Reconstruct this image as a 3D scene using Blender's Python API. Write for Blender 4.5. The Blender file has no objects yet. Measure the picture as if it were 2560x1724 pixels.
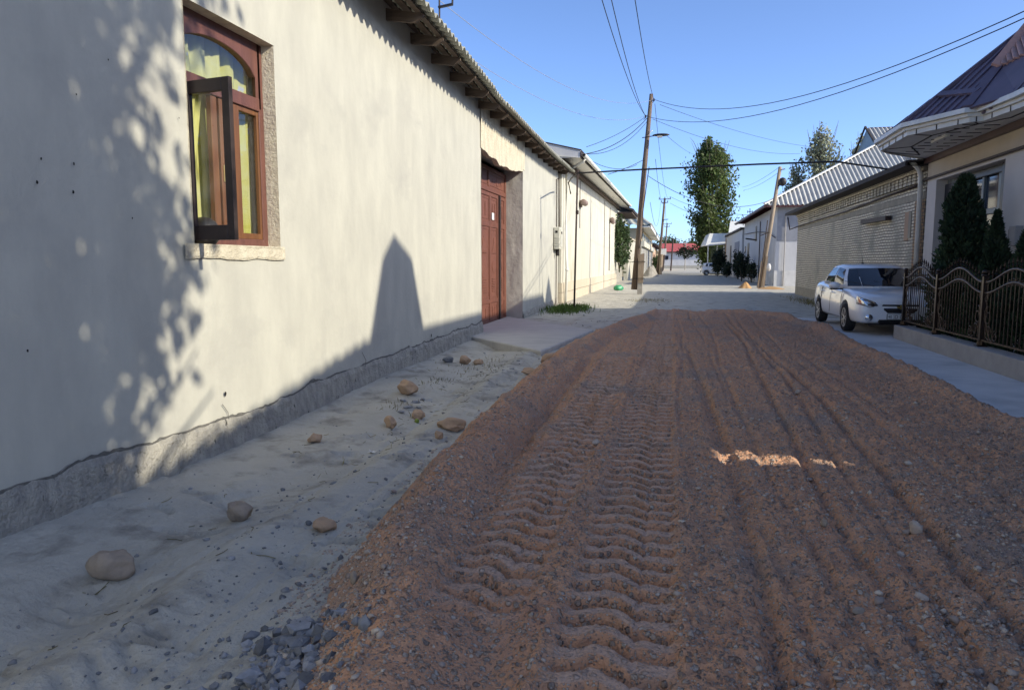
import bpy, bmesh, math, random
import numpy as np
from mathutils import Vector, Matrix, Quaternion
random.seed(7)
R = math.radians
scene = bpy.context.scene
COL = scene.collection

# ------------------------------------------------------------------ camera
F_, CX_, CY_, H_ = 1800.0, 1280.0, 862.0, 1.5
_Y = Vector(((1682 - CX_) / F_, -(657 - CY_) / F_, -1)).normalized()
_u = Vector((.0247, .9997, 0)); _Z = (_u - _u.dot(_Y) * _Y).normalized(); _X = _Y.cross(_Z)
MC = Matrix((_X, _Y, _Z))                 # camera axes -> world axes
cam_d = bpy.data.cameras.new('camera'); cam = bpy.data.objects.new('camera', cam_d); COL.objects.link(cam)
cam.matrix_world = Matrix.Translation((0, 0, H_)) @ MC.to_4x4()
cam_d.sensor_fit = 'HORIZONTAL'; cam_d.sensor_width = 36; cam_d.lens = 36 * F_ / 2560
cam_d.clip_start = .05; cam_d.clip_end = 3000
scene.camera = cam

def pt(px, py, x=None, y=None, z=None):
    """the point of the place seen at a pixel of the survey photo, on a plane x=, y= or z="""
    d = MC @ Vector(((px - CX_) / F_, -(py - CY_) / F_, -1))
    t = x / d.x if x is not None else y / d.y if y is not None else (z - H_) / d.z
    return Vector((0, 0, H_)) + t * d

# ------------------------------------------------------------------ light
SUN = Vector((1, -.25, .59)).normalized()
w = bpy.data.worlds.new('World'); scene.world = w; w.use_nodes = True
nt = w.node_tree; bg = nt.nodes['Background']
sky = nt.nodes.new('ShaderNodeTexSky'); sky.sky_type = 'NISHITA'; sky.sun_disc = False
sky.sun_elevation = math.asin(SUN.z); sky.sun_rotation = math.atan2(SUN.x, SUN.y)
sky.air_density = .46; sky.dust_density = 1.0; sky.ozone_density = 4.4
nt.links.new(sky.outputs[0], bg.inputs[0]); bg.inputs[1].default_value = .14
sl = bpy.data.lights.new('sun', 'SUN'); so = bpy.data.objects.new('sun', sl); COL.objects.link(so)
sl.energy = 2.4; sl.angle = R(.53); sl.color = (1, .91, .74)
so.rotation_euler = SUN.to_track_quat('Z', 'Y').to_euler()
scene.view_settings.view_transform = 'Standard'; scene.view_settings.look = 'None'
scene.view_settings.exposure = 1.33; scene.view_settings.gamma = 1

# ------------------------------------------------------------------ helpers
def tag(o, label=None, cat=None, group=None, kind=None):
    if label: o['label'] = label
    if cat: o['category'] = cat
    if group: o['group'] = group
    if kind: o['kind'] = kind
    return o

def empty(name, loc, label=None, cat=None, group=None, rz=0):
    o = bpy.data.objects.new(name, None); COL.objects.link(o); o.location = loc
    o.rotation_euler.z = rz; o.empty_display_size = .2
    return tag(o, label, cat, group)

def copy_tree(o, parent=None):
    c = o.copy(); COL.objects.link(c)
    if parent: c.parent = parent
    for ch in list(o.children): copy_tree(ch, c)
    return c

def wloc(o):
    v = Vector(o.location)
    while o.parent: o = o.parent; v += o.location
    return v

class MB:
    def __init__(s): s.v = []; s.f = []
    def add(s, vs, fs):
        k = len(s.v); s.v += [tuple(p) for p in vs]; s.f += [tuple(i + k for i in f) for f in fs]; return s
    def box(s, x0, x1, y0, y1, z0, z1):
        v = [(x, y, z) for z in (z0, z1) for y in (y0, y1) for x in (x0, x1)]
        return s.add(v, [(0, 2, 3, 1), (4, 5, 7, 6), (0, 1, 5, 4), (2, 6, 7, 3), (0, 4, 6, 2), (1, 3, 7, 5)])
    def bar(s, a, b, w_, h_, up=(0, 0, 1)):
        a, b = Vector(a), Vector(b); d = (b - a).normalized(); up = Vector(up)
        if abs(d.dot(up)) > .99: up = Vector((1, 0, 0))
        sx = d.cross(up).normalized() * w_ / 2; sy = sx.cross(d).normalized() * h_ / 2
        v = [p + i * sx + j * sy for p in (a, b) for i, j in ((-1, -1), (1, -1), (1, 1), (-1, 1))]
        return s.add(v, [(0, 3, 2, 1), (4, 5, 6, 7), (0, 1, 5, 4), (1, 2, 6, 5), (2, 3, 7, 6), (3, 0, 4, 7)])
    def tube(s, path, r, n=8, cap=True):
        path = [Vector(p) for p in path]; m = len(path); rs = r if isinstance(r, (list, tuple)) else [r] * m
        up = Vector((0, 0, 1)); vs = []
        for i, p in enumerate(path):
            d = (path[min(i + 1, m - 1)] - path[max(i - 1, 0)]).normalized()
            q = up if abs(d.dot(up)) < .95 else Vector((1, 0, 0))
            if i and abs(d.dot(up)) >= .6 and abs(d.dot(up)) < .95: q = up
            a = d.cross(q).normalized(); b = a.cross(d)
            vs += [p + rs[i] * (math.cos(t) * a + math.sin(t) * b) for t in [2 * math.pi * k / n for k in range(n)]]
        fs = [(i * n + k, i * n + (k + 1) % n, (i + 1) * n + (k + 1) % n, (i + 1) * n + k) for i in range(m - 1) for k in range(n)]
        if cap: fs += [tuple(range(n))[::-1], tuple((m - 1) * n + k for k in range(n))]
        return s.add(vs, fs)
    def lathe(s, prof, c=(0, 0, 0), axis='z', n=20):
        vs = []; c = Vector(c)
        for r_, h in prof:
            for k in range(n):
                t = 2 * math.pi * k / n; a, b = r_ * math.cos(t), r_ * math.sin(t)
                vs.append(c + Vector({'z': (a, b, h), 'y': (a, h, b), 'x': (h, a, b)}[axis]))
        m = len(prof)
        fs = [(i * n + k, i * n + (k + 1) % n, (i + 1) * n + (k + 1) % n, (i + 1) * n + k) for i in range(m - 1) for k in range(n)]
        fs += [tuple(range(n))[::-1], tuple((m - 1) * n + k for k in range(n))]
        return s.add(vs, fs)
    def prism(s, poly, off):
        off = Vector(off); n = len(poly); poly = [Vector(p) for p in poly]
        fs = [tuple(range(n))[::-1], tuple(range(n, 2 * n))] + [(i, (i + 1) % n, n + (i + 1) % n, n + i) for i in range(n)]
        return s.add(poly + [p + off for p in poly], fs)
    def slab(s, poly, th):                       # polygon with thickness along its normal
        p = [Vector(q) for q in poly]; nrm = (p[1] - p[0]).cross(p[2] - p[0]).normalized()
        return s.prism(p, nrm * th)
    def grid(s, P, flip=False):                  # P[i][j] -> quads
        n, m = len(P), len(P[0]); vs = [q for row in P for q in row]
        fs = [(i * m + j, i * m + j + 1, (i + 1) * m + j + 1, (i + 1) * m + j) for i in range(n - 1) for j in range(m - 1)]
        return s.add(vs, [f[::-1] for f in fs] if flip else fs)
    def sphere(s, c, r, n=10, sq=(1, 1, 1)):
        c = Vector(c); vs = [c + Vector((0, 0, -r * sq[2]))]; m = n // 2
        for i in range(1, m):
            a = -math.pi / 2 + math.pi * i / m
            vs += [c + Vector((r * sq[0] * math.cos(a) * math.cos(t), r * sq[1] * math.cos(a) * math.sin(t), r * sq[2] * math.sin(a))) for t in [2 * math.pi * k / n for k in range(n)]]
        vs.append(c + Vector((0, 0, r * sq[2])))
        fs = [(0, 1 + (k + 1) % n, 1 + k) for k in range(n)]
        fs += [(1 + i * n + k, 1 + i * n + (k + 1) % n, 1 + (i + 1) * n + (k + 1) % n, 1 + (i + 1) * n + k) for i in range(m - 2) for k in range(n)]
        e = len(vs) - 1; b = 1 + (m - 2) * n
        fs += [(e, b + k, b + (k + 1) % n) for k in range(n)]
        return s.add(vs, fs)
    def mesh(s, name, off=Vector((0, 0, 0))):
        me = bpy.data.meshes.new(name)
        me.from_pydata([(p[0] - off[0], p[1] - off[1], p[2] - off[2]) for p in s.v], [], s.f); return me
    def build(s, name, mat, parent=None, smooth=False, bevel=0, local=False, seg=1, fix=True):
        off = Vector((0, 0, 0)) if (parent is None or local) else wloc(parent)
        me = s.mesh(name, off)
        if fix:
            bm = bmesh.new(); bm.from_mesh(me); bmesh.ops.recalc_face_normals(bm, faces=bm.faces); bm.to_mesh(me); bm.free()
        return link(name, me, mat, parent, smooth, bevel, seg)

def link(name, me, mat, parent=None, smooth=False, bevel=0, seg=1):
    o = bpy.data.objects.new(name, me); COL.objects.link(o)
    if mat: me.materials.append(mat)
    if parent: o.parent = parent
    if smooth:
        me.polygons.foreach_set('use_smooth', [True] * len(me.polygons))
    if bevel:
        m = o.modifiers.new('bevel', 'BEVEL'); m.width = bevel; m.segments = seg; m.limit_method = 'ANGLE'
    return o

def npmesh(name, V, Fq, mat, parent=None, smooth=True):
    me = bpy.data.meshes.new(name); V = np.asarray(V, np.float32); Fq = np.asarray(Fq, np.int32); k = Fq.shape[1]
    me.vertices.add(len(V)); me.vertices.foreach_set('co', V.ravel())
    me.loops.add(Fq.size); me.loops.foreach_set('vertex_index', Fq.ravel())
    me.polygons.add(len(Fq)); me.polygons.foreach_set('loop_start', np.arange(0, Fq.size, k, dtype=np.int32))
    me.polygons.foreach_set('loop_total', np.full(len(Fq), k, np.int32))
    me.polygons.foreach_set('use_smooth', np.full(len(Fq), smooth)); me.update(calc_edges=True)
    return link(name, me, mat, parent)

def gridfaces(n, m):
    i, j = np.meshgrid(np.arange(n - 1), np.arange(m - 1), indexing='ij'); a = (i * m + j).ravel()
    return np.stack([a, a + 1, a + m + 1, a + m], 1)

# numpy noise
def _h(ix, iy, s):
    n = (ix.astype(np.int64) * 374761393 + iy.astype(np.int64) * 668265263 + s * 974634533) & 0xffffffff
    n = ((n ^ (n >> 13)) * 1274126177) & 0xffffffff; n = (n ^ (n >> 16)) & 0xffffff
    return n / float(0xffffff)
def vn(x, y, s=0):
    ix, iy = np.floor(x), np.floor(y); fx, fy = x - ix, y - iy
    fx = fx * fx * (3 - 2 * fx); fy = fy * fy * (3 - 2 * fy)
    a, b, c, d = _h(ix, iy, s), _h(ix + 1, iy, s), _h(ix, iy + 1, s), _h(ix + 1, iy + 1, s)
    return (a * (1 - fx) + b * fx) * (1 - fy) + (c * (1 - fx) + d * fx) * fy
def fbm(x, y, o=4, s=0, g=.5):
    t = 0; a = 1; n = 0
    for k in range(o): t = t + a * (vn(x * 2 ** k, y * 2 ** k, s + k) - .5); n += a; a *= g
    return t / n * 2
def sst(a, b, x):
    t = np.clip((x - a) / (b - a), 0, 1); return t * t * (3 - 2 * t)

# ------------------------------------------------------------------ materials
def mat(name, c1, c2=None, rough=.8, scale=4, stretch=(1, 1, 1), bump=0, bscale=60, bdist=.02, metal=0, spec=.3,
        lo=.35, hi=.65, detail=6, c3=None, s3=1.2, m3=(.5, .7), stretch3=(1, 1, 1), island=0, coat=0, trans=0, bstretch=(1, 1, 1)):
    m = bpy.data.materials.new(name); m.use_nodes = True; t = m.node_tree; N, L = t.nodes, t.links
    b = N['Principled BSDF']; b.inputs['Roughness'].default_value = rough; b.inputs['Metallic'].default_value = metal
    b.inputs['Specular IOR Level'].default_value = spec
    if coat: b.inputs['Coat Weight'].default_value = coat; b.inputs['Coat Roughness'].default_value = .03
    tc = N.new('ShaderNodeTexCoord')
    def noise(sc, st, det=detail):
        mp = N.new('ShaderNodeMapping'); mp.inputs['Scale'].default_value = st; L.new(tc.outputs['Object'], mp.inputs[0])
        n = N.new('ShaderNodeTexNoise'); n.inputs['Scale'].default_value = sc; n.inputs['Detail'].default_value = det; n.inputs['Roughness'].default_value = .6
        L.new(mp.outputs[0], n.inputs['Vector']); return n.outputs[0]
    def mix(f, a, c):
        x = N.new('ShaderNodeMix'); x.data_type = 'RGBA'
        if isinstance(f, float): x.inputs[0].default_value = f
        else: L.new(f, x.inputs[0])
        for i, q in ((6, a), (7, c)):
            if isinstance(q, tuple): x.inputs[i].default_value = (*q[:3], 1)
            else: L.new(q, x.inputs[i])
        return x.outputs[2]
    def rng(f, a, c):
        r = N.new('ShaderNodeMapRange'); r.inputs[1].default_value = a; r.inputs[2].default_value = c; L.new(f, r.inputs[0]); return r.outputs[0]
    col = c1
    if c2: col = mix(rng(noise(scale, stretch), lo, hi), c1, c2)
    if c3: col = mix(rng(noise(s3, stretch3), *m3), col, c3)
    if island:
        g = N.new('ShaderNodeNewGeometry'); hs = N.new('ShaderNodeHueSaturation')
        r = N.new('ShaderNodeMapRange'); r.inputs[3].default_value = 1 - island; r.inputs[4].default_value = 1 + island
        L.new(g.outputs['Random Per Island'], r.inputs[0]); L.new(r.outputs[0], hs.inputs['Value'])
        r2 = N.new('ShaderNodeMapRange'); r2.inputs[3].default_value = .5 - island * .04; r2.inputs[4].default_value = .5 + island * .03
        L.new(g.outputs['Random Per Island'], r2.inputs[0]); L.new(r2.outputs[0], hs.inputs['Hue'])
        if isinstance(col, tuple): hs.inputs['Color'].default_value = (*col, 1)
        else: L.new(col, hs.inputs['Color'])
        col = hs.outputs[0]
    if isinstance(col, tuple): b.inputs['Base Color'].default_value = (*col[:3], 1)
    else: L.new(col, b.inputs['Base Color'])
    if bump:
        bp = N.new('ShaderNodeBump'); bp.inputs['Strength'].default_value = bump; bp.inputs['Distance'].default_value = bdist
        L.new(noise(bscale, bstretch, 5), bp.inputs['Height']); L.new(bp.outputs[0], b.inputs['Normal'])
    if trans:
        tr = N.new('ShaderNodeBsdfTranslucent'); mx = N.new('ShaderNodeMixShader'); mx.inputs[0].default_value = trans
        if isinstance(col, tuple): tr.inputs[0].default_value = (*col[:3], 1)
        else: L.new(col, tr.inputs[0])
        L.new(b.outputs[0], mx.inputs[1]); L.new(tr.outputs[0], mx.inputs[2]); L.new(mx.outputs[0], N['Material Output'].inputs[0])
    return m

def glass(name, tint=(.9, .95, 1), mirror=.12):
    m = bpy.data.materials.new(name); m.use_nodes = True; t = m.node_tree; N, L = t.nodes, t.links
    N.remove(N['Principled BSDF']); tr = N.new('ShaderNodeBsdfTransparent'); tr.inputs[0].default_value = (*tint, 1)
    gl = N.new('ShaderNodeBsdfGlossy'); gl.inputs['Roughness'].default_value = .02
    fr = N.new('ShaderNodeLayerWeight'); fr.inputs[0].default_value = .5
    pw = N.new('ShaderNodeMath'); pw.operation = 'POWER'; pw.inputs[1].default_value = 4
    ad = N.new('ShaderNodeMath'); ad.operation = 'ADD'; ad.inputs[1].default_value = mirror; ad.use_clamp = True
    mx = N.new('ShaderNodeMixShader'); L.new(fr.outputs['Facing'], pw.inputs[0]); L.new(pw.outputs[0], ad.inputs[0]); L.new(ad.outputs[0], mx.inputs[0])
    L.new(tr.outputs[0], mx.inputs[1]); L.new(gl.outputs[0], mx.inputs[2]); L.new(mx.outputs[0], N['Material Output'].inputs[0])
    return m

def stone_mat(name, cols, peb=34, peb2=90, big=(.9, .5), bump=1.0, soil=.5):
    """soil with embedded pebbles: voronoi cells coloured one by one over a noisy soil"""
    m = bpy.data.materials.new(name); m.use_nodes = True; t = m.node_tree; N, L = t.nodes, t.links
    b = N['Principled BSDF']; b.inputs['Roughness'].default_value = .95; b.inputs['Specular IOR Level'].default_value = .15
    tc = N.new('ShaderNodeTexCoord')
    def tex(kind, sc, **k):
        n = N.new(kind); n.inputs['Scale'].default_value = sc; L.new(tc.outputs['Object'], n.inputs['Vector'])
        for a, v in k.items():
            if a in n.inputs: n.inputs[a].default_value = v
        return n
    def ramp(src, stops):
        r = N.new('ShaderNodeValToRGB'); L.new(src, r.inputs[0]); e = r.color_ramp.elements
        while len(e) < len(stops): e.new(.5)
        for i, (p, c) in enumerate(stops): e[i].position = p; e[i].color = (*c, 1)
        return r.outputs[0]
    def mixc(f, a, c):
        x = N.new('ShaderNodeMix'); x.data_type = 'RGBA'; L.new(f, x.inputs[0]); L.new(a, x.inputs[6]); L.new(c, x.inputs[7]); return x.outputs[2]
    n1 = tex('ShaderNodeTexNoise', .8, Detail=8.0, Roughness=.65); soilc = ramp(n1.outputs[0], [(.36, cols[0]), (.5, cols[1]), (.64, cols[2])])
    hs = []
    col = soilc
    for sc, lo in ((peb, .60), (peb2, .5)):
        v = tex('ShaderNodeTexVoronoi', sc); sep = N.new('ShaderNodeSeparateColor'); L.new(v.outputs['Color'], sep.inputs[0])
        stone = ramp(sep.outputs[0], [(0, cols[3]), (.35, cols[4]), (.7, cols[5]), (1, cols[6])])
        th = N.new('ShaderNodeMath'); th.operation = 'GREATER_THAN'; th.inputs[1].default_value = lo; L.new(sep.outputs[1], th.inputs[0])
        d = N.new('ShaderNodeMapRange'); d.inputs[1].default_value = .55; d.inputs[2].default_value = .35; L.new(v.outputs['Distance'], d.inputs[0])
        f = N.new('ShaderNodeMath'); f.operation = 'MULTIPLY'; L.new(th.outputs[0], f.inputs[0]); L.new(d.outputs[0], f.inputs[1])
        col = mixc(f.outputs[0], col, stone); hs.append(f.outputs[0])
    at = N.new('ShaderNodeAttribute'); at.attribute_name = 'pressed'; pm = N.new('ShaderNodeMath'); pm.operation = 'MULTIPLY'; pm.inputs[1].default_value = .75
    L.new(at.outputs['Fac'], pm.inputs[0]); cl = N.new('ShaderNodeRGB'); cl.outputs[0].default_value = (.58, .41, .31, 1); col = mixc(pm.outputs[0], col, cl.outputs[0])
    L.new(col, b.inputs['Base Color'])
    nf = tex('ShaderNodeTexNoise', 55, Detail=6.0)
    a = N.new('ShaderNodeMath'); a.operation = 'MULTIPLY_ADD'; a.inputs[1].default_value = .7; L.new(hs[0], a.inputs[0]); L.new(nf.outputs[0], a.inputs[2])
    a2 = N.new('ShaderNodeMath'); a2.operation = 'MULTIPLY_ADD'; a2.inputs[1].default_value = .3; L.new(hs[1], a2.inputs[0]); L.new(a.outputs[0], a2.inputs[2])
    bp = N.new('ShaderNodeBump'); bp.inputs['Strength'].default_value = bump; bp.inputs['Distance'].default_value = .02
    L.new(a2.outputs[0], bp.inputs['Height']); L.new(bp.outputs[0], b.inputs['Normal'])
    return m

def brick_mat(name, c1, c2, mortar, bw, bh, ms=.012, stain=None, offs=.5):
    """bricks laid in the y-z plane of a wall"""
    m = bpy.data.materials.new(name); m.use_nodes = True; t = m.node_tree; N, L = t.nodes, t.links
    b = N['Principled BSDF']; b.inputs['Roughness'].default_value = .9; b.inputs['Specular IOR Level'].default_value = .2
    tc = N.new('ShaderNodeTexCoord'); sp = N.new('ShaderNodeSeparateXYZ'); cb = N.new('ShaderNodeCombineXYZ')
    nz = N.new('ShaderNodeTexNoise'); nz.inputs['Scale'].default_value = 1.3; L.new(tc.outputs['Object'], nz.inputs['Vector'])
    wob = N.new('ShaderNodeMath'); wob.operation = 'MULTIPLY_ADD'; wob.inputs[1].default_value = .05
    L.new(tc.outputs['Object'], sp.inputs[0]); L.new(nz.outputs[0], wob.inputs[0]); L.new(sp.outputs[2], wob.inputs[2])
    L.new(sp.outputs[1], cb.inputs[0]); L.new(wob.outputs[0], cb.inputs[1])
    k = N.new('ShaderNodeTexBrick'); k.inputs['Scale'].default_value = 1; k.inputs['Brick Width'].default_value = bw; k.inputs['Row Height'].default_value = bh
    k.inputs['Mortar Size'].default_value = ms; k.inputs['Mortar Smooth'].default_value = .3; k.inputs['Bias'].default_value = 0; k.offset = offs
    k.inputs['Color1'].default_value = (*c1, 1); k.inputs['Color2'].default_value = (*c2, 1); k.inputs['Mortar'].default_value = (*mortar, 1)
    L.new(cb.outputs[0], k.inputs['Vector']); col = k.outputs[0]
    n2 = N.new('ShaderNodeTexNoise'); n2.inputs['Scale'].default_value = 9; n2.inputs['Detail'].default_value = 6; L.new(tc.outputs['Object'], n2.inputs['Vector'])
    x = N.new('ShaderNodeMix'); x.data_type = 'RGBA'; x.blend_type = 'MULTIPLY'; x.inputs[0].default_value = .3
    L.new(col, x.inputs[6]); L.new(n2.outputs[0], x.inputs[7]); col = x.outputs[2]
    if stain:
        n3 = N.new('ShaderNodeTexNoise'); n3.inputs['Scale'].default_value = .7; n3.inputs['Detail'].default_value = 4; L.new(tc.outputs['Object'], n3.inputs['Vector'])
        r = N.new('ShaderNodeMapRange'); r.inputs[1].default_value = .52; r.inputs[2].default_value = .7; L.new(n3.outputs[0], r.inputs[0])
        y = N.new('ShaderNodeMix'); y.data_type = 'RGBA'; L.new(r.outputs[0], y.inputs[0]); L.new(col, y.inputs[6]); y.inputs[7].default_value = (*stain, 1); col = y.outputs[2]
    L.new(col, b.inputs['Base Color'])
    bp = N.new('ShaderNodeBump'); bp.inputs['Strength'].default_value = 1; bp.inputs['Distance'].default_value = .03; bp.invert = True
    L.new(k.outputs['Fac'], bp.inputs['Height']); L.new(bp.outputs[0], b.inputs['Normal'])
    return m

M = {}
M['plaster'] = mat('plaster', (0.475, 0.47, 0.405), (0.405, 0.4, 0.35), scale=1.5, stretch=(1, 1.5, .6), bump=.35, bscale=16, bdist=.014, c3=(.36, .355, .32), s3=.65, m3=(.54, .74), stretch3=(1, 1, 1.5))
M['plaster2'] = mat('pale plaster', (0.56, 0.54, 0.455), (0.46, 0.445, 0.37), scale=1.6, stretch=(1, 2.5, .3), bump=.2, bscale=18, bdist=.012, c3=(.42, .38, .28), s3=.5, m3=(.55, .75))
M['cream_block'] = brick_mat('cream blocks', (.60, .535, .41), (.54, .48, .37), (.42, .375, .29), 1.1, .42, .012)
M['plinth'] = mat('rough cement', (0.42, 0.4, 0.34), (0.28, 0.27, 0.24), scale=10, stretch=(1, 1, .4), bump=1, bscale=30, bdist=.04, c3=(.06, .06, .055), s3=13, m3=(.64, .70), stretch3=(1, 1, .5))
M['jamb'] = mat('grey cement render', (0.46, 0.44, 0.39), (0.38, 0.36, 0.32), scale=2.5, bump=.45, bscale=9, bdist=.03)
M['lintel'] = mat('cream rough render', (0.62, 0.58, 0.45), (0.5, 0.45, 0.34), scale=6, stretch=(1, 1, .4), bump=1, bscale=24, bdist=.03)
M['reveal'] = mat('chipped cream paint', (0.72, 0.66, 0.5), (0.55, 0.48, 0.37), scale=9, bump=.7, bscale=30, bdist=.02, c3=(.30, .17, .12), s3=14, m3=(.70, .74))
M['oldwood'] = mat('grey brown timber', (.13, .095, .07), (.08, .06, .048), scale=3, stretch=(1, 8, 8), bump=.4, bscale=30)
M['paintwood'] = mat('red brown painted wood', (0.155, 0.066, 0.05), (0.105, 0.046, 0.037), rough=.45, scale=5, stretch=(3, 3, .5), bump=.12, bscale=40, spec=.4)
M['innerwood'] = mat('varnished wood', (0.18, 0.078, 0.032), (0.125, 0.055, 0.026), rough=.4, scale=5, stretch=(4, 4, .4))
M['darkwood'] = mat('near black wood', (.045, .032, .028), (.03, .022, .02), rough=.5, scale=6)  # tone of the open sash has its shaded side put into the colour
M['gate'] = mat('red brown gate paint', (0.165, 0.062, 0.04), (0.125, 0.05, 0.034), rough=.5, scale=3, bump=.15, bscale=50, c3=(.24, .11, .075), s3=6, m3=(.6, .8))
M['gate_emboss'] = mat('red brown embossed metal', (0.18, 0.07, 0.046), (0.14, 0.056, 0.038), rough=.5, scale=3, bump=.7, bscale=26, bdist=.02)
M['asbestos'] = mat('weathered fibre cement', (.42, .42, .35), (.30, .30, .26), scale=5, bump=.2, bscale=40)
M['curtain'] = mat('yellow flowered curtain', (0.62, 0.6, 0.13), (0.66, 0.67, 0.36), rough=.9, scale=2.6, c3=(.55, .58, .70), s3=3.2, m3=(.62, .66), trans=.35)
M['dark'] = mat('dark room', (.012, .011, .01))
M['black'] = mat('black paint', (.018, .017, .018), (.028, .024, .022), rough=.45, scale=20)
M['rust'] = mat('dark rusty steel', (.055, .035, .03), (.03, .022, .02), rough=.6, scale=12)
M['white'] = mat('white painted metal', (.70, .70, .66), (.60, .60, .56), rough=.45, scale=4)
M['whitepvc'] = mat('white plastic', (.68, .68, .64), (.58, .57, .52), rough=.35, scale=3)
M['concrete'] = mat('pale concrete', (0.6, 0.59, 0.57), (0.5, 0.495, 0.48), scale=1.6, bump=.25, bscale=60, bdist=.01, c3=(.33, .33, .32), s3=.9, m3=(.5, .75))
M['slab'] = mat('driveway concrete', (0.46, 0.44, 0.4), (0.37, 0.355, 0.33), scale=2.4, stretch=(.6, 2, 1), bump=.3, bscale=50, bdist=.01)
M['curb'] = mat('cement curb', (0.34, 0.325, 0.305), (0.27, 0.26, 0.25), scale=3, bump=.3, bscale=70, bdist=.008)
M['dirt'] = mat('grey clay dirt', (0.45, 0.43, 0.365), (0.365, 0.352, 0.305), scale=1.5, bump=.9, bscale=26, bdist=.025, c3=(.22, .21, .18), s3=2.6, m3=(.52, .70))
M['gravel'] = stone_mat('red gravel', [(.52, .285, .175), (.60, .33, .19), (.38, .27, .205), (.22, .18, .15), (.41, .30, .22), (.46, .37, .29), (.53, .47, .40)])
M['stones'] = mat('loose pebbles', (0.46, 0.37, 0.29), (0.36, 0.3, 0.25), scale=30, island=.4, bump=.2, bscale=90)
M['chips'] = mat('grey rubble', (0.25, 0.255, 0.265), (0.17, 0.175, 0.18), scale=14, island=.45, bump=.4, bscale=60)
M['rock_tan'] = mat('tan sandstone boulder', (0.47, 0.32, 0.2), (0.34, 0.235, 0.155), scale=6, bump=.5, bscale=30, bdist=.02, c3=(.42, .34, .26), s3=9, m3=(.6, .7))
M['rock_grey'] = mat('grey brown boulder', (0.36, 0.29, 0.215), (0.25, 0.205, 0.16), scale=6, bump=.5, bscale=30, bdist=.02, c3=(.42, .38, .34), s3=11, m3=(.66, .72))
M['wood_pole'] = mat('weathered pole', (.165, .12, .088), (.085, .064, .052), scale=6, stretch=(5, 5, .35), bump=.5, bscale=30, bstretch=(4, 4, .4))
M['wood_pole2'] = mat('pale weathered pole', (.33, .26, .185), (.20, .155, .11), scale=6, stretch=(5, 5, .35), bump=.4, bscale=30)
M['stub'] = mat('concrete stub', (.34, .325, .29), (.25, .235, .21), scale=5, bump=.3, bscale=40)
M['wire'] = mat('cable black', (.02, .02, .022), rough=.6)
M['wire2'] = mat('bare aluminium wire', (.45, .45, .46), rough=.4, metal=.6)
M['facade'] = mat('pinkish cream facade', (0.56, 0.525, 0.49), (0.51, 0.48, 0.45), scale=2, bump=.15, bscale=90, bdist=.006)
M['facadetop'] = mat('beige facade band', (.50, .43, .33), (.45, .385, .30), scale=2, bump=.15, bscale=90, bdist=.006)
M['trim'] = mat('brown trim', (.10, .055, .045), (.075, .042, .035), rough=.4, scale=3)
M['roof_purple'] = mat('purple profiled metal', (.13, .095, .125), (.10, .075, .10), rough=.6, scale=2, spec=.5)
M['pink'] = mat('pale pink fascia', (.56, .31, .24), (.47, .27, .21), rough=.6, scale=6)
M['soffit'] = mat('white soffit panel', (0.72, 0.72, 0.7), (0.64, 0.64, 0.62), rough=.5, scale=3)
M['gutter'] = mat('white gutter', (.66, .65, .60), (.57, .56, .51), rough=.4, scale=4)
M['pane_blue'] = mat('window glass', (.03, .045, .07), rough=.04, spec=.9)
M['frame_teal'] = mat('blue grey window frame', (0.17, 0.205, 0.215), (0.12, 0.15, 0.165), rough=.4, scale=4)
M['navy'] = mat('dark window frame', (.012, .014, .022), rough=.35)
M['thuja'] = mat('thuja foliage', (0.045, 0.075, 0.032), (0.022, 0.038, 0.022), rough=.8, scale=2.2, island=.5, trans=.15)
M['poplar'] = mat('poplar leaves', (0.13, 0.17, 0.045), (0.065, 0.095, 0.03), rough=.55, scale=.35, island=.5, trans=.45, spec=.35)
M['poplar2'] = mat('silver poplar leaves', (0.3, 0.31, 0.2), (0.18, 0.2, 0.13), rough=.55, scale=.35, island=.5, trans=.3)
M['bush'] = mat('green shrub leaves', (.075, .11, .04), (.035, .06, .025), rough=.7, scale=1.2, island=.5, trans=.25)
M['darkbush'] = mat('dark shrub leaves', (.022, .036, .02), (.014, .022, .014), rough=.8, scale=1.2, island=.5, trans=.1)
M['grass'] = mat('grass blades', (.10, .16, .03), (.065, .11, .025), rough=.7, scale=2, island=.4, trans=.3)
M['drygrass'] = mat('dry grass', (.22, .18, .08), (.12, .12, .05), rough=.8, scale=2, island=.4, trans=.2)
M['bark'] = mat('bark', (.16, .135, .11), (.09, .075, .06), scale=5, stretch=(4, 4, .6), bump=.5, bscale=25)
M['brick'] = brick_mat('pale yellow bricks', (.84, .77, .61), (.70, .65, .53), (.17, .14, .115), .26, .08, .013, stain=(.30, .285, .235))
M['brick_red'] = brick_mat('orange bricks', (.42, .24, .13), (.47, .33, .20), (.20, .165, .13), .26, .08, .013)
M['mortar'] = mat('grey mortar band', (.33, .30, .235), (.25, .23, .185), scale=4, bump=.4, bscale=40)
M['greywall'] = mat('grey white render', (0.52, 0.52, 0.52), (0.45, 0.45, 0.455), scale=1.2, stretch=(1, 2, .5), bump=.2, bscale=24)
M['greywall2'] = mat('bluish grey render', (.25, .26, .29), (.21, .22, .25), scale=2, bump=.2, bscale=24)
M['corr_white'] = mat('pale corrugated roof', (0.45, 0.445, 0.41), (0.36, 0.355, 0.33), scale=1.5, rough=.7)
M['maroon'] = mat('maroon sheet roof', (.085, .03, .028), (.06, .025, .025), rough=.5, scale=2)
M['darkroof'] = mat('dark roof edge', (.035, .03, .03), (.055, .045, .04), scale=5)
M['redroof'] = mat('red sheet roof', (.42, .10, .09), (.34, .085, .08), rough=.6, scale=.6)
M['creamwall'] = mat('cream house wall', (.62, .52, .34), (.54, .46, .31), scale=1)
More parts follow.
